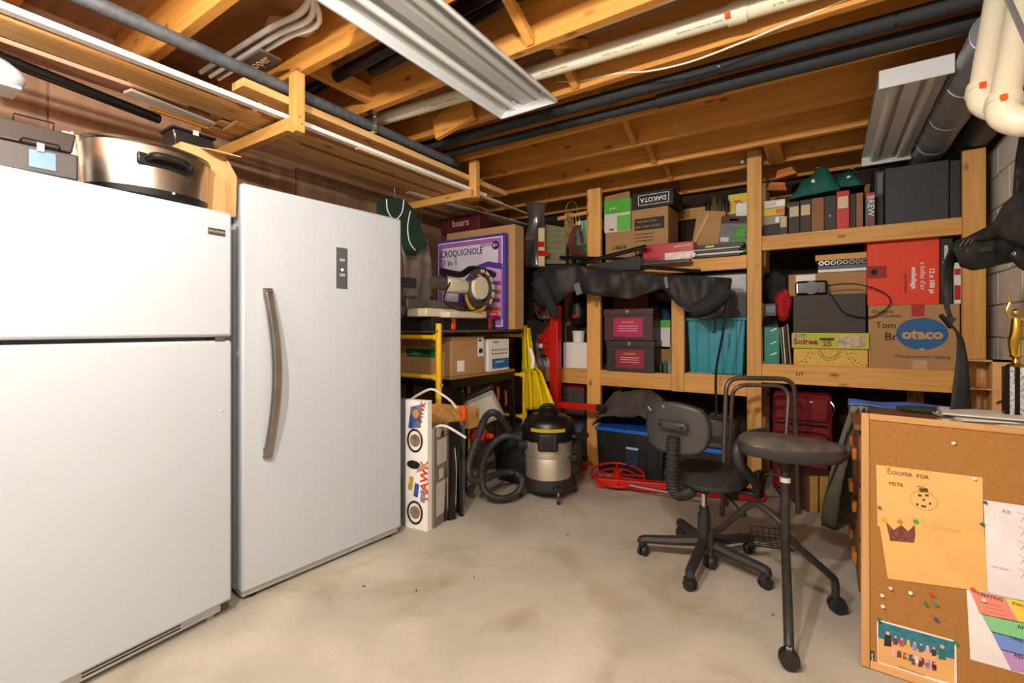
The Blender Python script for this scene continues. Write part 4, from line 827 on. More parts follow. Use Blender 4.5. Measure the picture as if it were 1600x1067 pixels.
# tall carton, games box, bears box
o = MB().bb((0, 0, 0), (.71, .13, .83)).obj('tall_carton', CARD, loc=(-2.74, 3.085, 1.192), bevel=.003); tag(o, 'tall brown carton standing behind the crokinole game box', 'box')
xa, xb = PY(683, 513, 3.03).x, PY(790, 513, 3.03).x
t = MB().bb((0, 0, 0), (xb - xa, .045, PY(736, 371, 3.03).z - 1.192)).obj('game_box', mat('#4a3796', .45, var=.06), loc=(xa, 3.02, 1.192), bevel=.002); tag(t, 'large purple board game box titled CROQUIGNOLE behind the saw', 'box')
GW, GH = xb - xa, PY(736, 371, 3.03).z - 1.192
def gp(m, pts, name='print', off=0.0, th=.0012): return MB().prism([(u * GW, -off, v * GH) for u, v in pts], (0, -th, 0)).obj(name, m, t)
gp(INKW, [(.03, .03), (.97, .03), (.97, .97), (.03, .97)]); gp(mat('#9d62b0', .5), [(.04, .04), (.96, .04), (.96, .96), (.04, .96)], off=.0012)
gp(mat('#cfc9da', .5), [(.1, .1), (.91, .1), (.91, .91), (.1, .91)], off=.0024)
gp(mat('#4a3796', .45), [(.35, .45), (.6, .68), (.78, .72), (.97, .68), (.97, .1), (.35, .1)], off=.0036)
gp(mat('#c98fc4', .5), [(.45, .45), (.62, .62), (.78, .66), (.96, .62), (.96, .1), (.45, .1)], off=.0048)
for k in range(5): gp(mat('#9b5f3f' if k % 2 else '#7a3f8c', .5), [(.6 + .0 * k, .12 + k * .09), (.95, .10 + k * .09), (.95, .14 + k * .09), (.6, .16 + k * .09)], off=.006)
text('CROQUIGNOLE', .078, mat('#3b2668', .6, var=0), t, (.39 * GW, -.0045,   .84 * GH), rot=(R(90), 0, 0), sx=.80, bold=.001)
text('deluxe', .05, mat('#6b4a92', .6, var=0), t, (.76 * GW, -.0065, .895 * GH)); text('3 in 1', .075, mat('#3b2668', .6, var=0), t, (.22 * GW, -.0045, .74 * GH))
text('le tableau', .03, mat('#5a4a72', .6, var=0), t, (.22 * GW, -.0045, .63 * GH))
MB().cyl((.88 * GW, -.004, .88 * GH), (.88 * GW, -.006, .88 * GH), .035).obj('age_mark', mat('#35133f'), t); text('8+', .04, INKW, t, (.88 * GW, -.0075, .88 * GH))
o = MB().bb((0, 0, 0), (.42, .13, .135)).obj('bears_box', mat('#4a1016', .55), loc=(-2.80, 3.08, 2.023), bevel=.003); tag(o, 'dark maroon box lettered bears on the tall carton', 'box')
text('bears', .085, mat('#c9a9a0', .6, var=0), o, (.22, -.002, .072))
# mitre saw
t = thing('mitre_saw', 'cream and black mitre saw with a yellow-edged round blade', 'saw', (-2.20, 2.74, 1.272)); t.scale = (1.1, 1.22, 1.2)
CRM = mat('#cfc8ae', .5, var=.08)
MB().bb((-.2, -.30, 0), (.10, .02, .035)).obj('base', CRM, t, bevel=.008); MB().bb((-.12, -.42, .005), (.04, .12, .05)).obj('table', CRM, t, bevel=.006)
MB().bb((-.16, -.40, .05), (-.14, .10, .11)).obj('fence', mat('#8f8a80', .4, .6), t, bevel=.004)
ctr = Vector((.05, .01, .16))
bl_ = MB(); n = 40
bl_.lathe([(.02, -.002), (.105, -.002), (.105, .002), (.02, .002)], ctr, n, axis='X').obj('saw_blade', mat('#7c7670', .35, .8), t)
tm = MB()
for k in range(34):
    a = -math.pi * .95 + k * math.pi * .9 / 34; tm.prism([ctr + Vector((-.003, .100 * math.cos(a), .100 * math.sin(a))), ctr + Vector((-.003, .122 * math.cos(a + .05), .122 * math.sin(a + .05))), ctr + Vector((-.003, .108 * math.cos(a + .11), .108 * math.sin(a + .11)))], (.006, 0, 0))
tm.obj('blade_teeth', mat('#e0b512', .5), t)
gd = []
for k in range(19): a = R(-55 + k * 11); gd.append(ctr + Vector((.0, .125 * math.cos(a), .125 * math.sin(a) + .02)))
for k in range(19): a = R(143 - k * 11); gd.append(ctr + Vector((.0, .095 * math.cos(a), .095 * math.sin(a) + .02)))
MB().prism([p + Vector((.01, 0, 0)) for p in gd], (.035, 0, 0)).obj('blade_guard', mat('#45433f', .45), t, bevel=.003)
MB().cyl(ctr + Vector((.006, .01, .03)), ctr + Vector((.03, .01, .03)), .075, .07, 24).obj('guard_disc', mat('#dcd5bb', .5), t)
for k in range(6):
    a = R(-40 + k * 26); MB().box(ctr + Vector((.047, .11 * math.cos(a), .11 * math.sin(a) + .02)), (.006, .018, .036), Matrix.Rotation(a, 3, 'X')).obj('guard_rib', CRM, t, bevel=.002)
MB().bb((-.05, -.25, .15), (.06, -.07, .23)).obj('motor_housing', CRM, t, bevel=.02); MB().cyl((.0, -.33, .20), (.0, -.25, .20), .035, .045).obj('motor', mat('#4a4640', .5), t)
MB().tube([(.02, -.28, .265), (.02, -.18, .26), (.02, -.10, .265), (.02, -.02, .305), (.02, .08, .31), (.02, .22, .295), (.02, .28, .285)], .02, 10, 4).obj('handle', BLKM, t)
MB().tube([(.02, -.28, .265), (.02, -.24, .22), (.02, -.2, .20)], .015, 8, 3).obj('handle_brace', BLKM, t)
MB().cyl((-.05, -.42, .20), (-.05, -.60, .20), .016).cyl((-.05, -.42, .17), (-.05, -.60, .17), .012).obj('slide_rails', DGR, t)
MB().tube([(.06, -.25, .2), (.09, -.33, .1), (.10, -.25, .05), (.1, -.1, .045), (.09, .0, .07)], .005, 6, 5).obj('power_cord', BLKM, t)
MB().cyl((.06, .14, .03), (.10, .16, .03), .016).obj('clamp_knob', RED, t)
t = thing('saw_stand', 'low black stand with orange clamps carrying the saw', 'stand', (-2.30, 2.62, 1.192))
MB().bb((-.18, -.32, 0), (.13, .40, .08)).obj('body', mat('#161414', .6), t, bevel=.003)
for (y, m) in ((-.13, ORG), (.30, mat('#8c3a22'))): MB().bb((.13, y, 0), (.142, y + .035, .085)).obj('clamp', m, t, bevel=.002)
# jersey + garment on the wall
t = thing('sports_jersey', 'dark green jersey with white piping behind the freezer', 'jersey', PX(625, 390, -2.45))
q = lambda a, b_, X=-2.45: PX(a, b_, X) - t.location
def jz(pts, m, name, off=0, th=.012): return MB().prism([q(a, b_, -2.45 + off) for a, b_ in pts], (th, 0, 0)).obj(name, m, t, bevel=.002)
jz([(588, 316), (604, 309), (630, 312), (648, 330), (667, 385), (652, 391), (648, 400), (634, 398), (622, 370), (588, 350)], mat('#123226', .85, var=.2), 'body')
MB().tube([q(604, 311, -2.43), q(606, 330, -2.43), (q(617, 343, -2.43)), q(628, 332, -2.43), q(631, 312, -2.43)], .004, 6, 4).obj('collar_piping', WP, t)
MB().tube([q(617, 312), q(617, 300), q(615, 292), q(612, 296)], .003, 6, 3).obj('hook', CHR, t)
MB().tube([q(641, 330, -2.43), q(637, 355, -2.43), q(640, 378, -2.43), q(649, 391, -2.43)], .004, 6, 4).obj('side_piping', WP, t)
o = MB().grid(lambda u, v: PX(624 + 44 * u + 6 * math.sin(v * 3), 372 + 120 * v, -2.52) + Vector((.012 * math.sin(u * 12 + v * 3), 0, 0)), 14, 14).obj('grey_garment', mat('#8a8078', .85, var=.2), sol=.004); tag(o, 'pale grey garment hanging below the green jersey', 'garment')

# racing game box etc.
c0 = PZ(668, 831, 0); cl = PZ(633, 823, 0); cr = PZ(693, 812, 0)
ang = math.atan2((c0 - cl).y, (c0 - cl).x)
t = thing('racing_game_box', 'tall white toy box with red HAWK lettering beside the freezer', 'box', c0, (0, 0, ang))
Wb = (c0 - cl).length
MB().bb((-Wb, 0, 0), (0, .045, .77)).obj('carton', WP, t, bevel=.002)
MB().bb((-Wb - .05, .001, 0), (-Wb, .045, .77)).obj('side_panel', mat('#77757a', .6), t)
text('HAWK', .075, mat('#d8341c', .6, var=0), t, (-.02, -.002, .30), rot=(R(90), R(-90), 0), bold=.002); text('HAWK', .05, mat('#d8341c', .6, var=0), t, (-.045, -.002, .69), rot=(R(90), R(-75), 0), bold=.002)
text('RACING LEGENDS', .032, INK, t, (-Wb - .028, -.001, .18), rot=(R(90), R(-90), 0))
for z in (.10, .53):
    MB().tube([(-.09 + .052 * math.cos(a), -.003, z + .065 * math.sin(a)) for a in [k * math.pi / 10 for k in range(20)]], .006, 6, closed=True).obj('print_loop', BLKM, t)
    MB().cyl((-.09, 0, z), (-.09, -.002, z), .038).obj('photo_print', mat('#8c7766', .5, var=.5, scale=30), t)
MB().prism([(-.14, -.001, .60), (-.05, -.001, .61), (-.04, -.001, .75), (-.12, -.001, .73)], (0, -.002, 0)).obj('photo_print', mat('#5f6a8a', .5, var=.7, scale=25), t)
MB().ball((-.085, -.003, .69), .022, sy=.1, sz=1.2).obj('print_figure', mat('#c88a3c'), t)
for (x, z, m) in ((-.12, .27, '#b9a13a'), (-.08, .235, '#2f58a8'), (-.115, .64, '#2450a5'), (-.03, .21, '#8a8a90')): MB().box((x, -.002, z), (.03, .003, .08), Matrix.Rotation(R(8), 3, 'Y')).obj('photo_print', mat(m, .5, var=.4, scale=30), t)
MB().ball((-.10, -.003, .385), .05, sy=.05, sz=.5).obj('print_mark', BLK, t); MB().prism([(-.08, -.002, .34), (-.01, -.002, .37), (-.0, -.002, .41), (-.06, -.002, .38)], (0, -.002, 0)).obj('print_hand', mat('#c59272'), t)
a2 = math.atan2((cr - c0).y, (cr - c0).x)
t = thing('grey_game_box', 'grey toy box side with small white labels beside the HAWK box', 'box', c0 + Vector((.004, .05, 0)), (0, 0, a2))
L2 = .2
MB().bb((0, 0, 0), (L2, .09, .60)).obj('carton', mat('#7d7973', .6, var=.06), t, bevel=.002)
for q_ in ((.03, .06, .17, .26), (.04, .37, .15, .52), (.06, .28, .11, .34)): MB().bb((q_[0], -.0015, q_[1]), (q_[2], 0, q_[3])).obj('label', mat('#c9c6c0'), t)
MB().cyl((.10, 0, .56 - .15 + .14 - .0), (.10, -.002, .55), .022).obj('round_mark', mat('#5a1418'), t)
MB().bb((.035, -.0015, .54), (.15, 0, .595)).obj('print_band', mat('#b8b5ae'), t)
# black wrapped frame
p = PZ(705, 808, 0)
t = thing('folded_stand', 'folded black metal stand wrapped in plastic beside grey box', 'stand', p, (0, 0, R(70)))
for (a, b_, c, d) in ((-.06, -.02, -.05, .58), (.06, -.02, .05, .52), (0, -.03, .01, .42), (-.03, -.03, .06, .50)): MB().bar((a, b_, 0), (c, b_ + .03, d), .02, .03).obj('bar', BLK, t)
MB().bb((-.07, 0, .02), (.07, .04, .6)).obj('wrapped_panel', mat('#1b1a1b', .25, var=.5, scale=25, bump=.6, bscale=30), t, bevel=.01)
MB().tube([(.01, -.035, .05), (.015, -.04, .3), (.005, -.035, .45)], .004, 6, 3).obj('silver_rod', CHR, t)
# hangers
def hanger(pxs, Y, label, yoff=0):
    pts = [PD(a, b_, Y) for a, b_ in pxs]; o_ = pts[0]
    t = thing('clothes_hanger', label, 'hanger', o_)
    MB().tube([p - o_ for p in pts], .008, 8, 4).obj('frame', mat('#d6d0ca', .4), t)
    tp = pts[len(pts) // 2] - o_
    MB().tube([tp, tp + Vector((0, 0, .03)), tp + Vector((.012, 0, .05)), tp + Vector((.0, 0, .068)), tp + Vector((-.015, 0, .055))], .002, 6, 4).obj('hook', CHR, t); return t
hanger([(641, 625), (655, 616), (674, 608), (690, 616), (705, 627), (713, 638)], 2.95, 'white plastic hanger leaning above the toy boxes')
hanger([(672, 676), (684, 666), (697, 666), (712, 674), (728, 684)], 2.86, 'white plastic hanger lying on top of the grey box')
# wood drawer & clamp, drill case, red pieces
o = MB().prism([PD(667, 633, 3.0), PD(735, 640, 3.25), PD(735, 670, 3.25), PD(667, 664, 3.0)], (0, .1, 0)).obj('plank_box', BRD); tag(o, 'old wooden plank crate front behind the toy boxes', 'crate')
t = thing('bar_clamp', 'bar clamp with orange handle standing beside the wooden crate front', 'clamp', PZ(724, 790, 0))
MB().bar((0, 0, 0), (0, 0, .58), .012, .025).obj('bar', GAL, t); MB().cyl((0, 0, .58), (0, 0, .68), .022, .018).obj('handle', ORG, t); MB().bar((0, 0, .53), (-.1, .02, .50), .02, .04).obj('jaw', BLK, t)
t = thing('tool_case', 'open grey plastic tool case tilted under the bench', 'case', PD(765, 662, 3.55), (R(10), R(-24), R(25)))
MB().bb((-.12, 0, 0), (.13, .05, .24)).obj('shell', mat('#8d8a80', .5), t, bevel=.015); MB().bb((-.1, -.006, .03), (.11, 0, .2)).obj('inner_panel', mat('#b6b3a5', .5), t, bevel=.004); MB().bb((-.13, -.004, .23), (.14, .06, .262)).obj('hinge_rim', BLK, t, bevel=.006)
b_ = lump('red_power_tool', 'red power tool lying behind the vacuum hose', 'tool', mat('#a5161c', .5), (PD(750, 690, 3.4)), (.07, .06, .045), 31, .4)
MB().cyl((.08, 0, .05), (.12, -.02, .06), .022, .016).obj('nozzle', ORG, b_)
b_ = lump('black_tool_bag', 'black tool bag on the floor behind the vacuum hose', 'bag', BLK, (-2.0, 3.1, 0), (.2, .16, .22), 33, .25)
for i, (a, c, m) in enumerate(((768, 600, '#6a3a22'), (778, 604, '#8a4a2a'), (790, 610, '#a32a22'), (752, 612, '#553322'))):
    p = PX(a, c, -2.25); o = MB().tube([p, p + Vector((0, .01, -.09)), p + Vector((0, .0, -.13))], .011, 8).obj('hand_tool', mat(m, .5)); tag(o, ['brown-handled hand tool hanging first under the bench', 'second hand tool hanging under the bench', 'red-handled hand tool hanging near the yellow cloth', 'dark hand tool hanging nearest the freezer'][i], 'tool')

# yellow cloth on the far scaffold post
t0 = PX(838, 520, -2.10)
def ycl(u, v):
    pw = [(0, 12), (.35, 17), (.55, 26), (1, 48)]
    c = 820 + 8 * v + (10 * v if v > .5 else 0); wd = interp(pw, v)
    px = c + (u - .35) * wd; py = 512 + 128 * v
    fold = .03 * math.sin(u * 17 + v * 2) + .012 * math.sin(u * 31 + v * 5)
    return PY(px, py, 3.36 + fold)
o = MB().grid(ycl, 40, 24).obj('yellow_cloth', mat('#ead40e', .6, var=.06), sol=.004); tag(o, 'bright yellow rubber apron draped on the far scaffold post', 'cloth')
o = MB().tube([PY(828, 545, 3.30), PY(833, 560, 3.28), PY(832, 575, 3.28)], .016, 8, 3).obj('white_strip', WP); tag(o, 'white bottle neck showing beside the yellow cloth', 'bottle')

# ------------------------------------------------------------------ wet-dry vacuum
vx, vy = -1.67, 2.98
t = thing('shop_vacuum', 'black and steel wet-dry vacuum with yellow stripe', 'vacuum', (vx, vy, 0), (0, 0, R(28)))
MB().lathe([(.10, .05), (.165, .055), (.185, .08), (.18, .13), (.15, .16)], n=28).obj('dolly_base', RUB, t)
SS = mat('#cfc8ba', .36, .75, var=.15, scale=5)
MB().lathe([(.150, .12), (.165, .13), (.168, .30), (.165, .305)], n=32).obj('steel_drum', SS, t)
MB().lathe([(.169, .295), (.173, .30), (.173, .31), (.169, .315), (.169, .39), (.175, .395), (.172, .41)], n=32).obj('drum_rim', SS, t)
MB().lathe([(.17, .405), (.188, .41), (.19, .47), (.178, .53), (.16, .555), (.12, .58), (.05, .59)], n=32).obj('motor_head', BLKM, t)
MB().lathe([(.072, .57), (.075, .60), (.05, .62), (.03, .625)], n=20).obj('switch_cap', BLKM, t)
MB().tube([(-.07, -.02, .60), (-.03, -.03, .645), (.03, -.03, .645), (.07, -.02, .60)], .014, 8, 4).obj('carry_handle', BLKM, t)
for a in range(-5, 6):
    an = R(-90 + a * 7); MB().box((.187 * math.cos(an), .187 * math.sin(an), .495), (.024, .008, .022), Matrix.Rotation(an + math.pi / 2, 3, 'Z')).obj('yellow_stripe', mat('#b9a51e', .5), t)
MB().bb((-.07, -.21, .355), (.07, -.16, .48)).obj('latch_panel', BLK, t, bevel=.015); MB().bb((-.035, -.215, .38), (.035, -.209, .46)).obj('latch', BLKM, t, bevel=.004)
for a in (R(-70), R(-160), R(20), R(110)):
    x, y = .21 * math.cos(a), .21 * math.sin(a)
    MB().bar((.12 * math.cos(a), .12 * math.sin(a), .10), (x, y, .085), .07, .04).obj('caster_arm', RUB, t, bevel=.01)
    MB().lathe([(.012, -.011), (.028, -.011), (.028, .011), (.012, .011)], (x, y, .028), axis='X').obj('caster', RUB, t); MB().cyl((x, y, .04), (x, y, .08), .008).obj('caster_stem', GAL, t)
MB().lathe([(.03, 0), (.036, .03), (.03, .05)], (0, 0, 0)).cyl((-.16, -.06, .37), (-.21, -.09, .37), .036).obj('hose_port', RUB, t) if False else MB().cyl((-.15, -.05, .37), (-.22, -.08, .375), .036).obj('hose_port', RUB, t)
for i in (0, 1): MB().bb((.15, -.09 + .0 * i, .27 if i else .43), (.20, -.05, .31 if i else .45)).obj('tool_holder', BLK, t, bevel=.004)
Mi = t.matrix_world if False else (Matrix.Translation((vx, vy, 0)) @ Matrix.Rotation(R(28), 4, 'Z')).inverted()
hp = [(-1.84, 2.86, .375)]
H_ = lambda px, py, d: Mi @ PD(px, py, d)
pts = [H_(811, 684, 3.36), H_(790, 681, 3.3), H_(772, 692, 3.25), H_(757, 715, 3.2), H_(752, 745, 3.15), H_(760, 770, 3.17), H_(785, 779, 3.2), H_(808, 770, 3.25), H_(816, 752, 3.35), H_(806, 740, 3.45), H_(785, 738, 3.4), H_(760, 747, 3.2), H_(740, 750, 3.1), H_(733, 738, 3.05), H_(735, 715, 3.05), H_(748, 680, 3.1), H_(757, 655, 3.12), H_(768, 645, 3.15), H_(780, 650, 3.25), H_(795, 672, 3.35)]
mn = [max(p.z, .026) for p in pts]
pts = [Vector((p.x, p.y, z)) for p, z in zip(pts, mn)]
MB().tube(pts, .022, 12, 46, radii=lambda s: .0235 + .0018 * math.sin(s * 19 * 46 * 2 * math.pi / 5)).obj('hose', mat('#2c2d30', .45), t)
# vacuum side bag
lump('dust_bag', 'black fabric bag hooked on the right of the vacuum', 'bag', mat('#23211f', .85, bump=.2), PD(896, 742, 3.45), (.065, .06, .15), 41, .15, flat=False)
o = MB().tube([PD(883, 700, 3.42), PD(880, 682, 3.42), PD(890, 677, 3.42), PD(916, 677, 3.45), PD(916, 684, 3.45)], .012, 8, 4).obj('tool_rack', BLK); tag(o, 'black accessory rail holding the dust bag on the vacuum', 'rail')
lump('rag_bundle', 'blue and black rags stuffed above the dust bag', 'rag', mat('#2c3a4a', .8, var=.5, scale=20), PD(900, 676, 3.45), (.06, .05, .035), 43, .4)

# ------------------------------------------------------------------ red engine stand
pr = PY(868, 600, 3.66)
t = thing('red_hoist', 'red steel hoist post with gusset in front of the shelf', 'hoist', (pr.x, 3.66, 0))
q = lambda a, b_, Y=3.66: PY(a, b_, Y) - t.location
MB().bb((-.04, -.04, 0), (.04, .04, 1.40)).obj('post', RED, t, bevel=.004)
MB().prism([q(861, 506), q(861, 566), q(842, 538), q(838, 530)], (0, .008, 0)).obj('gusset', RED, t)
for y_ in (534, 545): MB().bar(q(836, y_), q(862, y_), .05, .012).obj('bracket_plate', RED, t)
MB().cyl(q(845, 540, 3.62), q(845, 540, 3.70), .02).obj('pivot_bolt', GAL, t)
MB().bar(q(872, 632, 3.6), q(934, 637, 3.6), .04, .05).obj('arm', RED, t, bevel=.003); MB().bar(q(933, 637, 3.6), q(946, 638, 3.6), .05, .055).obj('arm_cap', BLK, t, bevel=.005)
MB().bb((-.4, -.03, 0), (.3, .03, .06)).obj('foot_bar', RED, t, bevel=.003)
t = thing('red_stand_leg', 'red steel tube lying on the floor across the back', 'tube', PZ(932, 752, .04))
e = PZ(1195, 783, .0); e.z = .04
MB().bar((0, 0, 0), e - t.location, .07, .07).obj('tube', RED, t, bevel=.006)
MB().bar((.28, -.052, .04), (.75, .015, .02), .02, .012).obj('lever', CHR, t)
t = thing('spoked_hoop', 'thin red spoked wheel lying tilted on the red tube', 'wheel', PD(965, 741, 3.62) + Vector((0, 0, 0)), (R(8), R(4), 0))
MB().tube([(.2 * math.cos(k * math.pi / 12), .2 * math.sin(k * math.pi / 12), .0) for k in range(24)], .009, 8, closed=True).obj('rim', RED, t)
MB().tube([(.16 * math.cos(k * math.pi / 12), .16 * math.sin(k * math.pi / 12), -.03) for k in range(24)], .007, 8, closed=True).obj('rim', RED, t)
for k in range(4): a = k * math.pi / 2 + .4; MB().bar((0, 0, .0), (.2 * math.cos(a), .2 * math.sin(a), 0), .014, .008).obj('spoke', RED, t)
MB().lathe([(.04, -.05), (.05, -.03), (.03, .0), (.035, .03), (.02, .035)]).obj('hub', RED, t); MB().cyl((0, 0, -.10), (0, 0, -.05), .025).obj('axle', GAL, t)
for i, (a, b_, c, d, m, lb) in enumerate([(838, 606, 858, 640, '#8a857a', 'clear tub with red lid under the left shelf'), (880, 606, 912, 650, '#5a544e', 'dark clear tub beside the first post under the shelf')]):
    o = fbox('clear_tub', lb, 'tub', mat(m, .3, alpha=.9), a, b_ + 2, c, d, 3.95, .25, None); 
    W, H, D = rel(o); o.location.z = .40; MB().bb((-W / 2 - .01, -.01, H), (W / 2 + .01, D, H + .03)).obj('lid', RED, o, bevel=.004)
o = fbox('dark_crate', 'dark crate supporting the clear tubs', 'crate', mat('#2a2420', .8), 832, 640, 916, 700, 3.93, .4, 0); o.scale.z = .398 / rel(o)[1]

# ------------------------------------------------------------------ office chair
hx, hy = -.516, 2.545
t = thing('office_chair', 'worn black office chair on five casters with one armrest', 'chair', (hx, hy, 0), (0, 0, R(-17)))
CM = mat('#2a292b', .5, var=.2, scale=20)
tips = [PZ(1022, 868, .0), PZ(1088, 915, .0), PZ(1186, 917, .0), PZ(1160, 866, .0), PZ(1070, 835, .0)]
Mc = (Matrix.Translation((hx, hy, 0)) @ Matrix.Rotation(R(-17), 4, 'Z')).inverted()
a0 = None
for i in range(5):
    a = R(198 + 17 + i * 72); 
    tipw = Vector((.30 * math.cos(a), .30 * math.sin(a), .075))
    MB().tube([(0, 0, .115), tipw * .5 + Vector((0, 0, .06)), tipw + Vector((0, 0, .01)), tipw + Vector((0, 0, -.012))], .02, 8, 5, radii=lambda s: .03 - .011 * s).obj('base_leg', CM, t)
    ang_ = a + 1.1; d = Vector((math.cos(ang_), math.sin(ang_), 0)); n_ = Vector((-d.y, d.x, 0)); c = Vector((tipw.x, tipw.y, .028))
    cs = MB().cyl(c + n_ * .006, c + n_ * .022, .028, .025).cyl(c - n_ * .006, c - n_ * .022, .028, .025).obj('caster', RUB, t)
    MB().tube([c + n_ * .001 + Vector((.0, 0, .03)) + d * .02, c + Vector((0, 0, .036)), c - d * .028 + Vector((0, 0, .012))], .012, 6, 3).obj('caster_hood', CM, cs)
MB().cyl((0, 0, .085), (0, 0, .25), .034, .031, 20).cyl((0, 0, .25), (0, 0, .29), .026, .024, 20).obj('column_sleeve', CM, t)
MB().cyl((0, 0, .285), (0, 0, .40), .015, .015, 16).obj('gas_lift', CHR, t)
MB().bb((-.07, -.1, .385), (.07, .1, .415)).obj('seat_plate', BLK, t, bevel=.01)
MB().tube([(.07, .02, .395), (.16, -.02, .36), (.21, -.06, .34)], .005, 6, 4).ball((.225, -.07, .335), .014, sx=1.5).obj('lift_lever', BLK, t)
prof = [(.02, .41), (.17, .412), (.205, .422), (.225, .445), (.222, .462), (.19, .478), (.10, .482), (.02, .478)]
mb = MB()
for (r_, z) in [(p[0], p[1]) for p in prof]: pass
def seatmb(prof):
    mb = MB(); vs = []; fs = []; n = 36
    for (r_, z) in prof:
        for k in range(n):
            a = 2 * math.pi * k / n; x = math.copysign(abs(math.cos(a)) ** .75, math.cos(a)); y = math.copysign(abs(math.sin(a)) ** .75, math.sin(a))
            vs.append(Vector((x * r_ * .86 + .01, y * r_ * .88 + .01, z)))
    for i in range(len(prof) - 1):
        for k in range(n): fs.append((i * n + k, i * n + (k + 1) % n, (i + 1) * n + (k + 1) % n, (i + 1) * n + k))
    fs.append(tuple(range(n))[::-1]); fs.append(tuple((len(prof) - 1) * n + k for k in range(n))); return mb.add(vs, fs)
seatmb(prof[:4] + [(.226, .452)]).obj('seat_pan', mat('#3a3939', .5), t)
seatmb([(.2, .44), (.222, .453), (.218, .47), (.19, .484), (.10, .488), (.02, .484)]).obj('seat_cushion', mat('#262524', .95, var=.2, scale=30, bump=.4, bscale=220), t)
# backrest: bellows support then shell; behind = -Y local
bp = [(0, -.12, .395), (0, -.22, .40), (0, -.285, .45), (0, -.295, .56), (0, -.285, .69)]
MB().tube(bp, .026, 12, 28, radii=lambda s: .025 + .007 * (1 if (int(s * 56) % 2) else 0)).obj('bellows', RUB, t)
def shell(u, v, off=0):
    x = (u - .5) * 2; y = (v - .5) * 2
    rr = Vector((math.copysign(abs(x) ** 1, x), y))
    # squircle map of the square to a rounded rectangle
    k = .38; xs = x * math.sqrt(max(0, 1 - k * y * y / 1.0)); ys = y * math.sqrt(max(0, 1 - k * x * x / 1.0))
    return Vector((xs * .172 - .022, -.272 + .05 * xs * xs + off, .722 + ys * .123))
MB().grid(lambda u, v: shell(u, v), 18, 14).obj('backrest_shell', mat('#3b3b3c', .45, var=.12, scale=8), t, sol=.014)
MB().grid(lambda u, v: shell(u, v, .022), 18, 14).obj('backrest_cushion', mat('#232323', .95), t, sol=.022)
MB().bb((-.075, -.307, .715), (.075, -.272, .765)).obj('support_bracket', mat('#303031', .5), t, bevel=.02)
for x in (-.055, .055): MB().cyl((x, -.3085, .74), (x, -.304, .74), .008).obj('bolt', BLKM, t)
for (x, z) in ((-.142, .806), (-.134, .797), (-.06, .822)): MB().box((x, -.272 + .05 * x * x - .0015, z), (.014, .002, .007), Matrix.Rotation(R(35), 3, 'Y')).obj('paint_scuff', mat('#7f93a6', .8), t)
ar = [(.235, .05, .40), (.25, .02, .46), (.245, -.05, .52), (.235, -.115, .58), (.225, -.12, .645), (.23, -.06, .69), (.24, .05, .70), (.245, .13, .695)]
MB().tube(ar, .022, 10, 6, radii=lambda s: .018 + .007 * math.sin(math.pi * s)).obj('armrest', mat('#29282a', .5), t)
MB().bb((.10, .02, .395), (.26, .08, .415)).bb((.235, .02, .39), (.262, .08, .52)).obj('arm_bracket', BLK, t, bevel=.006)

# ------------------------------------------------------------------ three-legged stool
sx_, sy_ = -.14, 2.28
t = thing('tripod_stool', 'black tube tripod stool with saddle seat and casters', 'stool', (sx_, sy_, 0))
S0 = Vector((sx_, sy_, 0)); q = lambda a, b_, d: PD(a, b_, d) - S0
f1, f2, f3 = PZ(1233, 1044, 0) - S0, PZ(1308, 957, 0) - S0, PZ(1110, 888, 0) - S0
TM = mat('#373432', .4, .3, var=.35, scale=25)
MB().tube([(0, 0, .66), (0, 0, .35), f1 * .04 + Vector((0, 0, .30)), f1 * .4 + Vector((0, 0, .22)), f1 * .8 + Vector((0, 0, .12)), f1 * .97 + Vector((0, 0, .065))], .017, 12, 5).obj('front_leg', TM, t)
MB().tube([f3 * .02 + Vector((0, 0, .37)), f3 * .22 + Vector((0, 0, .405)), f3 * .42 + Vector((0, 0, .40)), f3 * .8 + Vector((0, 0, .24)), f3 * .98 + Vector((0, 0, .17)), f3 + Vector((0, 0, .065))], .015, 12, 6).obj('left_leg', TM, t)
MB().tube([f2 * .03 + Vector((0, 0, .33)), f2 * .3 + Vector((0, 0, .27)), f2 * .86 + Vector((0, 0, .16)), f2 * .96 + Vector((0, 0, .13)), f2 * .97 + Vector((0, 0, .065))], .015, 12, 6).obj('right_leg', TM, t)
for f, a in ((f1, .3), (f2, .5), (f3, 1.3)):
    d = Vector((math.cos(a), math.sin(a), 0)); n_ = Vector((-d.y, d.x, 0)); c = Vector((f.x, f.y, .034))
    cs = MB().cyl(c + n_ * .005, c + n_ * .024, .034, .030, 18).cyl(c - n_ * .005, c - n_ * .024, .034, .030, 18).obj('caster', RUB, t)
    MB().cyl(c + Vector((0, 0, .015)), c + Vector((0, 0, .045)), .010).obj('caster_stem', CHR, cs)
MB().cyl((0, 0, .555), (0, 0, .575), .020).obj('collar', mat('#c8c4bd', .5), t)
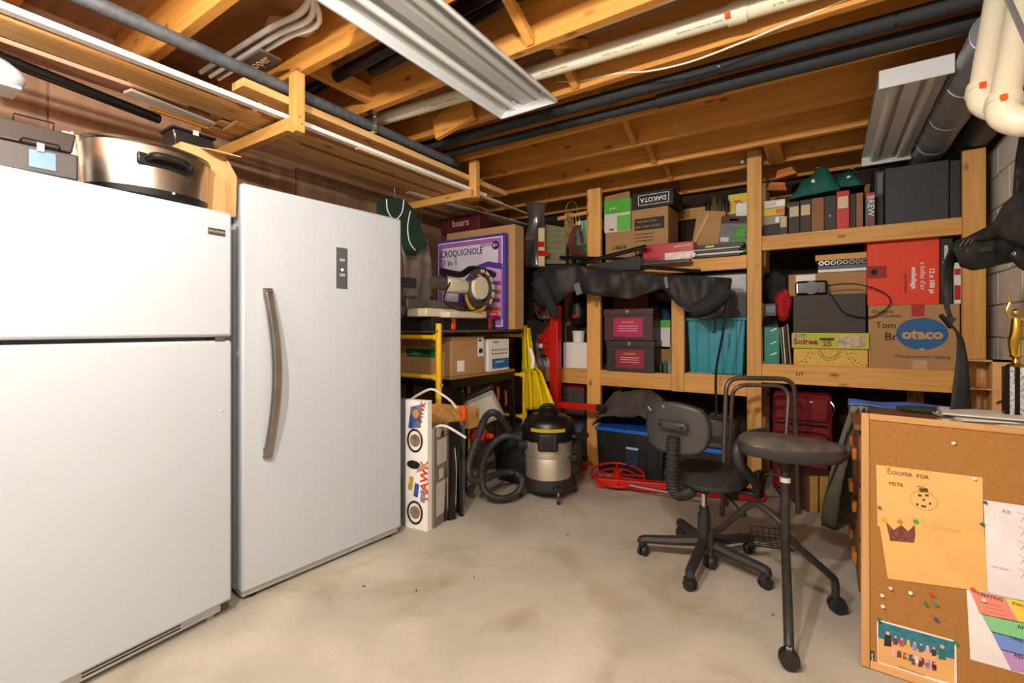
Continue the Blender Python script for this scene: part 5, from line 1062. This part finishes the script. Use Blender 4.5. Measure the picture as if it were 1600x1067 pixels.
# saddle seat: wide toward left-near, narrow horn to the right
outl = []
for k in range(32):
    a = 2 * math.pi * k / 32; x = math.cos(a); y = math.sin(a)
    px_ = .205 * x + .015; wd = .135 - .05 * max(0, x) - (.02 * math.sin(a * 2)); outl.append((px_, y * wd - .05 * max(0, x) ** 2))
er = R(33.7)
def so(s, z, dz=0):
    r_ = []
    for (x, y) in outl:
        X = x * s * math.cos(er) - y * s * math.sin(er); Y = x * s * math.sin(er) + y * s * math.cos(er)
        r_.append(Vector((X, Y, z + (.010 if x < -.1 else 0) - .02 * max(0, x) * 2)))
    return r_
def stack(rings):
    mb = MB(); n = len(rings[0]); vs = [p for r_ in rings for p in r_]; fs = []
    for i in range(len(rings) - 1):
        for k in range(n): fs.append((i * n + k, i * n + (k + 1) % n, (i + 1) * n + (k + 1) % n, (i + 1) * n + k))
    fs.append(tuple(range(n))[::-1]); fs.append(tuple((len(rings) - 1) * n + k for k in range(n))); return mb.add(vs, fs)
stack([so(.6, .655), so(.92, .662), so(1, .68), so(1.0, .705), so(.97, .715)]).obj('seat_shell', mat('#2b2b2d', .4), t)
stack([so(.975, .712), so(.96, .727), so(.85, .738), so(.5, .742), so(.1, .742)]).obj('seat_pad', mat('#4d463d', .85, var=.4, scale=14, bump=.3, bscale=150), t)
MB().lathe([(.018, .60), (.035, .64), (.06, .656)], n=16).obj('seat_mount', BLKM, t)

# folding chair frame (two nested U tubes)
t = thing('folding_chair', 'folded tubular steel chair frame standing behind the stool', 'chair', (0, 0, 0))
bl0, br0 = PZ(1130, 806, 0), PZ(1243, 800, 0)
def utube(pl, pr_, ptl, ptr, rad, m):
    # pl, pr_: feet ; ptl, ptr: top corners
    u = (ptr - ptl).normalized(); dl = (pl - ptl).normalized(); dr = (pr_ - ptr).normalized(); k = .09
    pts = [pl, ptl + dl * k, ptl + dl * k * .3 + u * k * .3, ptl + u * k, ptr - u * k, ptr - u * k * .3 + dr * k * .3, ptr + dr * k, pr_]
    mb = MB(); out = [pts[0], pts[0].lerp(pts[1], .5)]
    for a_, b_, c_ in ((1, 2, 3), (4, 5, 6)):
        for s in range(9):
            s_ = s / 8; A_ = pts[a_].lerp(ptl if a_ == 1 else ptr, s_); B_2 = (ptl if a_ == 1 else ptr).lerp(pts[c_], s_); out.append(A_.lerp(B_2, s_))
    out.append(pts[7]); return mb.tube(out, rad, 10)
base = PZ(1185, 803, 0); t.location = base
L = lambda p: p - base
utube(L(PZ(1128, 806, 0)), L(PZ(1247, 803, 0)), L(PD(1135, 590, 3.05)), L(PD(1241, 592, 3.0)), .0145, TUBEM).obj('outer_frame', TUBEM, t)
utube(L(PZ(1135, 790, 0)), L(PZ(1220, 824, 0)), L(PD(1145, 601, 3.0)), L(PD(1233, 603, 2.95)), .013, TUBEM).obj('inner_frame', TUBEM, t)
MB().cyl(L(PD(1140, 740, 3.02)), L(PD(1238, 742, 2.98)), .008).obj('cross_bar', TUBEM, t)
# wire basket
p = PZ(1205, 850, 0)
t = thing('wire_basket', 'small black wire basket flat on the floor under the stool', 'basket', p, (0, 0, R(15)))
mb = MB()
for i in range(7): mb.cyl((-.09 + i * .03, -.06, .004), (-.09 + i * .03, .06, .004), .0018, n=6).tube([(-.09 + i * .03, .06, .004), (-.09 + i * .03, .075, .06)], .0018, 6)
for j in range(5): mb.cyl((-.095, -.06 + j * .03, .006), (.095, -.06 + j * .03, .006), .0018, n=6)
for z in (.03, .06): mb.tube([(-.1, .06 + z * .25, z), (.1, .06 + z * .25, z)], .0022, 6)
mb.tube([(-.1, -.065, .01), (.1, -.065, .01), (.1, .07, .01), (-.1, .07, .01)], .0025, 6, closed=True)
mb.obj('wire_grid', BLKM, t)

# ------------------------------------------------------------------ dresser, corkboard and things on it
DW = wood('#8a5a33', '#6b4324', 'X', knots=False); DWZ = wood('#7d5433', '#5e3b22', 'Y', knots=False)
t = thing('wooden_dresser', 'low brown wooden dresser with amber handles behind corkboard', 'dresser', (.46, 2.76, 0))
MB().bb((-.32, -.32, .04), (.34, .30, .775)).obj('carcass', DWZ, t, bevel=.004); MB().bb((-.36, -.34, .775), (.36, .32, .80)).obj('top', DW, t, bevel=.005)
MB().bb((-.30, -.30, 0), (.32, .28, .04)).obj('plinth', DWZ, t)
for i, z in enumerate((.08, .31, .54)):
    d_ = MB().bb((-.342, -.29, z), (-.32, .27, z + .21)).obj('drawer', DW, t, bevel=.005)
    for y in (-.16, .14):
        MB().bb((-.362, y - .045, z + .08), (-.343, y + .045, z + .13)).obj('handle', wood('#b8732c', '#8f4f18', 'Z', knots=False), d_, bevel=.006)
for (a, b_, lb) in ((0, 0, 0),):
    o = MB().grid(lambda u, v: Vector((.10 + .62 * u, 2.99 + .1 * v + .01 * math.sin(u * 20),   .806 + .022 * math.sin(math.pi * v) + .004 * math.sin(u * 13 + v * 4))), 22, 8).obj('blue_bag', mat('#3a64ac', .4, var=.3, scale=12), sol=.01); tag(o, 'blue plastic bag bunched along the back of the dresser top', 'bag')
def canvas(u, v):
    a = Vector((.11, 3.12, .83)).lerp(Vector((.20, 2.55 + .55, .83)), u)
    top_ = PZ(1330 + 20 * u, 634, .83); bot_ = PZ(1288 + 62 * u, 822 - 14 * u + 6 * math.sin(u * 5), .01)
    p = top_.lerp(bot_, v); s = v * (1 - v) * 4
    p = p + Vector((-.03 * s, -.02 * s, 0)) + Vector((.015 * math.sin(u * 14 + v * 5), -.02 * math.sin(u * 14 + v * 5), 0)); p.z = max(p.z, .012)
    return p
o = MB().grid(canvas, 24, 24).obj('canvas_sheet', mat('#77766a', .9, var=.22, scale=5), sol=.006); tag(o, 'olive grey canvas sheet draped down beside the dresser', 'cloth')
lump('cloth_heap', 'crumpled dark green cloth on the dresser behind the plywood box', 'cloth', mat('#34362c', .9), (.38, 2.93, .802), (.1, .035, .014), 51, .3)
# magazines
mx_, my_ = .50, 2.60
z = .8005
for i in range(9):
    o = MB().bb((-.14, -.10, 0), (.14, .10, .0065)).obj('magazine', mat(['#d8d4c8', '#a8a49a', '#e6e2d8', '#8e8a82'][i % 4], .5), loc=(mx_ + .05 + random.uniform(-.02, .02), my_ + random.uniform(-.012, .012), z), rot=(0, 0, R(random.uniform(-14, 14)))); z += .0072
    tag(o, 'thin pale magazine fanned in the stack on the dresser', 'magazine', 'stack of magazines on the dresser')
# fish plywood box
p = PY(1548, 640, 2.84)
t = thing('plywood_box', 'pale plywood divided box with a burned fish drawing', 'box', (p.x, 2.84, .802))
W = .155; H = PY(1548, 563, 2.84).z - .802; PL = wood('#c79a62', '#b68650', 'X', knots=False)
MB().bb((-W / 2, .0, 0), (-W / 2 + .006, .10, H)).bb((0.005, .0, 0), (W / 2, .10, H)).bb((-W / 2, .094, 0), (0.005, .10, H)).bb((-W / 2, 0, H - .006), (W / 2, .10, H)).bb((-W / 2, 0, 0), (.005, .1, .006)).obj('case', PL, t)
MB().bb((-W / 2, 0, H * .5), (.005, .094, H * .5 + .006)).obj('divider', PL, t)
fs_ = [(.014, .27), (.022, .33), (.04, .36), (.062, .36), (.072, .33), (.068, .30), (.06, .325), (.045, .31), (.055, .25), (.045, .27), (.033, .30)]
MB().prism([(x, -.0002, z_ * H) for x, z_ in fs_], (0, -.0012, 0)).obj('fish_drawing', mat('#4a2c18', .9), t)
# trophy
t = thing('trophy', 'gold figurine trophy with glittering black and silver column', 'trophy', (PY(1590, 600, 2.60).x, 2.62, .802))
hz = PY(1590, 573, 2.62).z - .802
GLD = mat('#c9a544', .22, 1, var=.2)
for i in range(5): MB().bb((-.035 + i * .014, -.02, 0), (-.035 + i * .014 + .013, .02, hz)).obj('column_strip', mat('#c8c8cc' if i % 2 else '#101014', .25, .6, var=.6, scale=120), t)
zz = hz
MB().lathe([(.028, zz), (.03, zz + .005), (.012, zz + .016), (.009, zz + .03), (.02, zz + .04), (.018, zz + .045)]).obj('pedestal', GLD, t)
fg = MB().tube([(-.006, 0, zz + .042), (-.008, 0, zz + .09), (0, 0, zz + .13), (.002, 0, zz + .165), (.0, 0, zz + .19)], .01, 10, 4, radii=lambda s: .010 + .006 * math.sin(s * math.pi) + .003 * s)
fg.tube([(.008, 0, zz + .042), (.01, 0, zz + .09), (.004, 0, zz + .13)], .007, 8, 3).ball((0, 0, zz + .212), .012, sz=1.2)
fg.tube([(.012, 0, zz + .19), (.028, -.01, zz + .165), (.01, -.016, zz + .15)], .005, 8, 3).tube([(-.012, 0, zz + .19), (-.026, 0, zz + .215), (-.016, 0, zz + .25)], .005, 8, 3).tube([(-.016, 0, zz + .25), (-.02, 0, zz + .285)], .004, 6)
fg.obj('figure', GLD, t)
# corkboard
BO = Vector((.105, 2.085, 0)); th_ = R(71)
t = thing('cork_board', 'oak framed cork board leaning against the dresser', 'notice board', BO, (th_, 0, 0))
rotM = Matrix.Rotation(th_, 3, 'X') @ Matrix.Rotation(R(-1.0), 3, 'Z'); t.rotation_euler = rotM.to_euler()
nrm = rotM @ Vector((0, 0, 1)); inv = rotM.transposed()
def onb(px, py, h=0):
    v = ray(px, py); k = (BO + nrm * .006 - O0).dot(nrm) / v.dot(nrm); p = inv @ (O0 + v * k - BO); return Vector((p.x, p.y, .006 + h))
BW, BH = .64, .905
OAK = wood('#d2a266', '#c08d50', 'Y', knots=False); OAKX = wood('#d2a266', '#c08d50', 'X', knots=False)
MB().bb((0.01, .01, -.006), (BW - .01, BH - .01, .006)).obj('cork_panel', mat('#a17239', .95, var=.18, scale=260, bump=.25, bscale=300), t)
for (a, b_, m) in (((0, 0), (.026, BH), OAK), ((BW - .026, 0), (BW, BH), OAK)): MB().bb((a[0], a[1], -.009), (b_[0], b_[1], .014)).obj('frame_side', m, t, bevel=.003)
for y in (0, BH - .026): MB().bb((.0265, y, -.009), (BW - .0265, y + .026, .014)).obj('frame_rail', OAKX, t, bevel=.003)
def sheet(name, label, pts, m, h=.001, cat='paper', group=None):
    P = [onb(a, b_, h) for a, b_ in pts]; o = thing(name, label, cat, t.matrix_basis @ P[0], t.rotation_euler) 
    s = MB().prism([p - P[0] for p in P], (0, 0, .0008)).obj('sheet', m, o); o['_o'] = list(P[0]); return o
bpy.context.view_layer.update()
def on(o, px, py, h): return onb(px, py, h) - Vector(o['_o'])
CRY = mat('#dcb46c', .8, var=.05)
s1 = sheet('child_drawing', 'manila sheet with handwriting COOPER FOR and a round face drawing', [(1370, 811), (1536, 813), (1535, 746), (1369, 726)][::-1] if False else [(1371, 822), (1536, 817), (1535, 746), (1369, 726)], CRY, .001, 'drawing')
def btext(o, s, px, py, size, m, h=.0035, sx=1, rz=R(-1)): 
    x = text(s, size, m, o, on(o, px, py, h), rot=(0, 0, rz), sx=sx, name='handwriting'); return x
PEN = mat('#6b3a3a', .8, var=0)
btext(s1, 'COOPER  FOR', 1418, 742, .019, PEN, rz=R(1)); btext(s1, 'MSTR', 1400, 757, .018, PEN); btext(s1, 'oreo', 1438, 760, .010, PEN)
def dot(o, px, py, r_, m, h=.0032, name='drawn_mark', n=14): p = on(o, px, py, h); return MB().cyl(p, p + Vector((0, 0, .0006)), r_, n=n).obj(name, m, o)
pc = on(s1, 1443, 782, .0034); MB().tube([pc + Vector((.038 * math.cos(k * math.pi / 12), .033 * math.sin(k * math.pi / 12), 0)) for k in range(24)], .0006, 4, closed=True).obj('drawn_circle', mat('#c9952c', .8), s1)
for (a, b_, w_, h_) in ((1443, 766, .024, .014), (1437, 774, .010, .008), (1448, 774, .010, .007), (1443, 781, .008, .006), (1433, 788, .006, .008), (1443, 791, .014, .007), (1453, 787, .006, .008)):
    p = on(s1, a, b_, .0032); MB().box(p, (w_, h_, .0006), Matrix.Rotation(random.uniform(-.3, .3), 3, 'Z')).obj('drawn_mark', mat('#4d4430', .9), s1)
s2 = sheet('child_drawing', 'manila sheet with a brown crayon crown drawing', [(1387, 904), (1545, 925), (1536, 812), (1372, 806)], mat('#dbb068', .8, var=.05), .0025, 'drawing')
CR = mat('#6f4434', .9, var=.4, scale=90)
MB().prism([on(s2, a, b_, .0034) for a, b_ in ((1391, 845), (1428, 848), (1430, 835), (1429, 820), (1419, 830), (1408, 820), (1396, 828), (1384, 815))], (0, 0, .0006)).obj('crown_drawing', CR, s2)
for a, c in ((1381, '#e29a16'), (1406, '#b9803a'), (1431, '#4a9a3c')): dot(s2, a, 812 if a < 1400 else 815, .0085, mat(c, .7), .0045)
btext(s2, 'Cooper', 1478, 826, .024, mat('#c99b5c', .8, var=0))
s3 = sheet('white_drawing', 'white sheet with faint pencil drawing pinned right of the manila sheets', [(1543, 925), (1640, 948), (1640, 796), (1536, 781)], mat('#dfdde0', .7), .004, 'drawing')
btext(s3, 'RR', 1572, 800, .018, mat('#9a9aa6', .8, var=0), .0055); btext(s3, '~o~ow~', 1562, 887, .014, mat('#9a9aa6', .8, var=0), .0055)
for k in range(5): MB().tube([on(s3, 1590, 800 + 22 * k, .0052), on(s3, 1600, 806 + 22 * k, .0052), on(s3, 1594, 815 + 22 * k, .0052)], .0006, 4, 3).obj('pencil_line', mat('#7a7a86'), s3)
s4 = sheet('learning_poster', 'white poster with coloured thinking-levels funnel', [(1516, 1030), (1640, 1064), (1640, 945), (1510, 919)], mat('#e3e0e2', .7), .001, 'poster')
F4 = [(((1515, 921), (1568, 933), (1590, 972), (1531, 958)), '#e08876'), (((1570, 934), (1640, 946), (1640, 978), (1592, 972)), '#ecc84a'), (((1533, 959), (1640, 981), (1640, 1010), (1548, 986)), '#7cc48a'), (((1549, 987), (1640, 1011), (1640, 1034), (1563, 1014)), '#6a8cd6'), (((1564, 1015), (1640, 1035), (1640, 1060), (1580, 1046)), '#b28ac4')]
for pts_, c in F4:
    MB().prism([on(s4, a, b_, .0022) for a, b_ in pts_], (0, 0, .0005)).obj('funnel_band', mat(c, .7, var=.03), s4)
    MB().tube([on(s4, a, b_, .0028) for a, b_ in pts_], .0006, 4, closed=True).obj('band_outline', INK, s4)
for s, a, b_, sz in (('CREATING', 1546, 932, .0125), ('EVALUATING', 1607, 949, .0125), ('APPLYING', 1612, 985, .0145), ('UNDERSTANDING', 1622, 1009, .0145), ('REMEMBERING', 1618, 1034, .0145)): btext(s4, s, a, b_, sz, INK, .0032, rz=R(-2))
for r_ in range(4): 
    for (a, b_) in ((1553, 941), (1560, 944 + 0)): pass
    MB().bar(on(s4, 1531 + r_ * 2, 940 + r_ * 7, .0029), on(s4, 1566 + r_ * 3, 948 + r_ * 7, .0029), .0012, .0003).obj('text_line', mat('#9c5a4c'), s4)
s5 = sheet('class_photo', 'class photograph of children on benches before a teal curtain', [(1371, 1039), (1495, 1078), (1494, 1001), (1370, 967)], mat('#e6e2dc', .5), .001, 'photograph')
PQ = lambda a, b_, h=.0022: on(s5, a, b_, h)
MB().prism([PQ(a, b_) for a, b_ in ((1372, 1033), (1491, 1069), (1491, 1003), (1372, 970))], (0, 0, .0004)).obj('photo_print', mat('#d9a868', .5, var=.1), s5)
MB().prism([PQ(a, b_, .0027) for a, b_ in ((1372, 996), (1491, 1030), (1491, 1003), (1372, 970))], (0, 0, .0003)).obj('curtain_print', mat('#1d6f83', .5, var=.35, scale=90), s5)
SK = mat('#d9a48a', .7); cl_ = ['#7a2330', '#c23a34', '#c8b03a', '#9a86b8', '#3a5a7a', '#e2a0a8', '#2a2a34', '#d8d4c8', '#58483e', '#8a3a5a']
def kid(a, b_, s, c):
    MB().prism([PQ(a - 3 * s, b_ + 1, .0031), PQ(a + 3 * s, b_ + 2, .0031), PQ(a + 4 * s, b_ + 14 * s, .0031), PQ(a - 4 * s, b_ + 13 * s, .0031)], (0, 0, .0003)).obj('figure_print', mat(c, .7, var=.2, scale=80), s5); dot(s5, a, b_, .0042 * s, SK, .0035, 'face_print', 8)
kid(1387, 989, 1.5, '#1c1a22'); kid(1472, 1010, 1.5, '#1d6a72')
for k in range(7): kid(1399 + k * 10, 995 + k * 2.9, .9, cl_[k]); 
for k in range(8): kid(1396 + k * 9, 1012 + k * 2.8, .9, cl_[(k * 3 + 5) % 10])
for k in range(5): kid(1416 + k * 11, 1024 + k * 3, .85, cl_[(k * 7 + 2) % 10])
btext(s5, 'Elementary Public School', 1424, 1048, .0065, INK, .0025, rz=R(-2))
o = MB().prism([onb(a, b_, .001) for a, b_ in ((1359, 1016), (1366, 1018), (1366, 1036), (1359, 1034))], (0, 0, .001)).obj('maker_label', BLK, t); 
x = text('quartet', .010, INKW, o, onb(1362.5, 1027, .003), rot=(0, 0, R(90)))
pins = [(1489, 693, '#e8e4da', 'white pin alone near the top of the cork board'), (1386, 730, '#d8b820', 'yellow pin at the top left of the manila drawing'), (1521, 748, '#e8e0d0', 'white pin at the top right of the manila drawing'), (1374, 793, '#1c6a4a', 'green pin at the left edge of the manila drawings'), (1538, 785, '#1c6a4a', 'green pin holding the white drawing corner'), (1534, 819, '#1c6a4a', 'green pin below the white drawing corner'), (1519, 920, '#d8461c', 'orange pin at the poster corner'), (1378, 930, '#e8e4da', 'white pin, upper of two at the lower left of cork'), (1391, 919, '#dcc8b4', 'pale pink pin above the class photograph'), (1422, 926, '#f4f0e8', 'flat white tack in the middle of the loose pins'), (1379, 947, '#e8e4da', 'white pin, lower of two at the lower left of cork'), (1455, 928, '#c8341c', 'red pin among the loose pins'), (1446, 943, '#1f7a3c', 'green pin among the loose pins'), (1462, 943, '#2a8a82', 'teal pin among the loose pins'), (1462, 967, '#2448a8', 'blue pin lowest among the loose pins'), (1373, 968, '#1f6a4c', 'green pin at the left corner of the class photograph'), (1492, 1003, '#1f8a3c', 'green pin at the right corner of the class photograph'), (1536, 937, '#e8d8d0', 'white pin stuck in the red poster band')]
for (a, b_, c, lb) in pins:
    p = t.matrix_basis @ onb(a, b_, .001)
    o = MB().lathe([(.0055, .004), (.0058, .006), (.0032, .008), (.0035, .014), (.005, .016)], n=10).cyl((0, 0, 0), (0, 0, .005), .0008, n=5).obj('push_pin', mat(c, .35, var=0), loc=p, rot=t.rotation_euler); tag(o, lb, 'pin')

# ------------------------------------------------------------------ hanging backpack at the right
t = thing('hanging_bag', 'black backpack hanging at the right edge with dangling strap', 'backpack', PD(1560, 365, 1.9))
q = lambda a, b_, d=1.9: PD(a, b_, d) - t.location
NY = mat('#1d1d1e', .7, var=.25, bump=.25, bscale=160)
def skin(px_list, d, thick, m, name, seed=0):
    n = len(px_list); mb = MB(); N = 14
    P = [(Vector((a, b_)), Vector((c, e))) for (a, b_, c, e) in px_list]
    def fn(u, v):
        f = u * (n - 1); i = min(int(f), n - 2); f -= i
        A_ = P[i][0].lerp(P[i + 1][0], f); B_2 = P[i][1].lerp(P[i + 1][1], f); an = v * 2 * math.pi
        c = (A_ + B_2) / 2; h = (B_2 - A_) / 2; p2 = c + h * math.cos(an)
        dd = d - thick * math.sin(an) + .014 * noise.noise(Vector((p2.x * .06, p2.y * .06, seed + an))); return q(p2.x, p2.y, dd)
    mb.grid(fn, 30, 20)
    # close the ends
    vs0 = [fn(0, j / 20) for j in range(20)]; vs1 = [fn(1, j / 20) for j in range(20)]
    mb.add(vs0, [tuple(range(20))]); mb.add(vs1, [tuple(range(20))])
    return mb.obj(name, m, t)
skin([(1488, 388, 1494, 402), (1492, 376, 1500, 417), (1510, 370, 1520, 423), (1540, 355, 1545, 419), (1558, 343, 1562, 414), (1585, 342, 1590, 408), (1630, 340, 1632, 405)], 1.9, .07, NY, 'pack_body', 1)
skin([(1545, 372, 1556, 330 + 10), (1560, 372, 1568, 318), (1582, 385, 1590, 300), (1640, 400, 1640, 300)], 1.84, .06, mat('#242222', .75, var=.4, scale=30, bump=.5, bscale=90), 'mesh_pocket', 4)
skin([(1584, 330, 1600, 332), (1582, 300, 1605, 300), (1586, 250, 1615, 255), (1594, 200, 1625, 205)], 1.88, .03, NY, 'hanging_sleeve', 7)
skin([(1575, 400, 1590, 385), (1590, 418, 1610, 395), (1640, 445, 1650, 400)], 1.82, .04, NY, 'lower_flap', 9)
MB().grid(lambda u, v: q(1510 + 45 * u, 388 - 4 * u + 8 * v, 1.825 + .004 * math.sin(u * 6)), 8, 3).obj('front_strap', mat('#2b2a29', .7), t, sol=.004)
MB().bar(q(1522, 373, 1.825), q(1556, 369, 1.82), .004, .012).obj('webbing', mat('#141414', .8), t)
pe = q(1584, 396, 1.745); MB().tube([pe + RT * .006 * math.cos(k * math.pi / 5) + UP * .006 * math.sin(k * math.pi / 5) for k in range(10)], .002, 6, closed=True).obj('eyelet', CHR, t)
for k in range(3): MB().tube([q(1500 + k * 8, 384 - 2 * k, 1.83), q(1508 + k * 8, 374 - 2 * k, 1.85)], .002, 5).obj('reflective_stitch', mat('#77736a', .5), t)
def strap(pts, wd, name, d=1.95):
    mb = MB(); tab = pts
    def fn(u, v):
        f = u * (len(pts) - 1); i = min(int(f), len(pts) - 2); f -= i
        a = Vector(pts[i][:2]).lerp(Vector(pts[i + 1][:2]), f); w_ = pts[i][2] + (pts[i + 1][2] - pts[i][2]) * f
        return q(a.x + (v - .5) * w_, a.y, d + .02 * (v - .5) * math.sin(u * 7))
    return mb.grid(fn, 24, 3).obj(name, NY, t, sol=.003)
strap([(1492, 380, 10), (1482, 410, 17), (1477, 440, 16), (1480, 480, 9), (1484, 497, 7)], 10, 'shoulder_strap')
MB().box(q(1484, 500, 1.95), (.03, .012, .03), Matrix.Rotation(R(30), 3, 'Y')).bar(q(1470, 492, 1.94), q(1486, 512, 1.94), .012, .012).obj('buckle', BLKM, t)
strap([(1486, 508, 4), (1494, 518, 4), (1500, 530, 10), (1503, 560, 18), (1502, 600, 26), (1500, 645, 34)], 10, 'lower_strap')
lump('dark_sack', 'dark brown sack slumped between the dresser back and plywood box', 'sack', mat('#29241f', .85), (.61, 3.17, .0), (.07, .05, .49), 61, .06, flat=True)
# bulb at upper left where the light comes from (outside the frame)
for (x, y, zl, lb) in ((-.95, -.12, 2.20, 'bare bulb in a ceiling socket behind the camera on the fridge side'), (-.35, .35, 2.22, 'bare bulb in a ceiling socket above the middle of the floor'), (-1.78, .02, 2.33, 'bare bulb in a ceiling socket beside the lumber rack')):
    t = thing('ceiling_bulb', lb, 'lamp', (x, y, 2.43)); MB().cyl((0, 0, .03), (0, 0, -.01), .05, .04).obj('socket', WP, t)
# floor debris
for i, (a, b_, m) in enumerate(((566, 915, '#7b4a22'), (1205, 962, '#9b6a34'), (650, 925, '#5a4630'), (890, 836, '#6a5030'), (1322, 1030, '#d8d4cc'), (740, 900, '#857555'))):
    p = PZ(a, b_, .0008); o = MB().prism([(0, 0, 0), (.012, .004, 0), (.022, .001, 0), (.012, -.004, 0)], (0, 0, .003)).obj('wood_chip', mat(m), loc=p, rot=(0, 0, i * 1.1)); tag(o, ['brown wood chip on the floor in front of the freezer', 'tan wood sliver on the floor left of the front stool caster', 'dark fleck on the floor ahead of the toy boxes', 'small chip left of the office chair base', 'white fleck on the floor beside the cork board', 'pale speck in the middle of the open floor'][i], 'debris', 'debris on the floor')
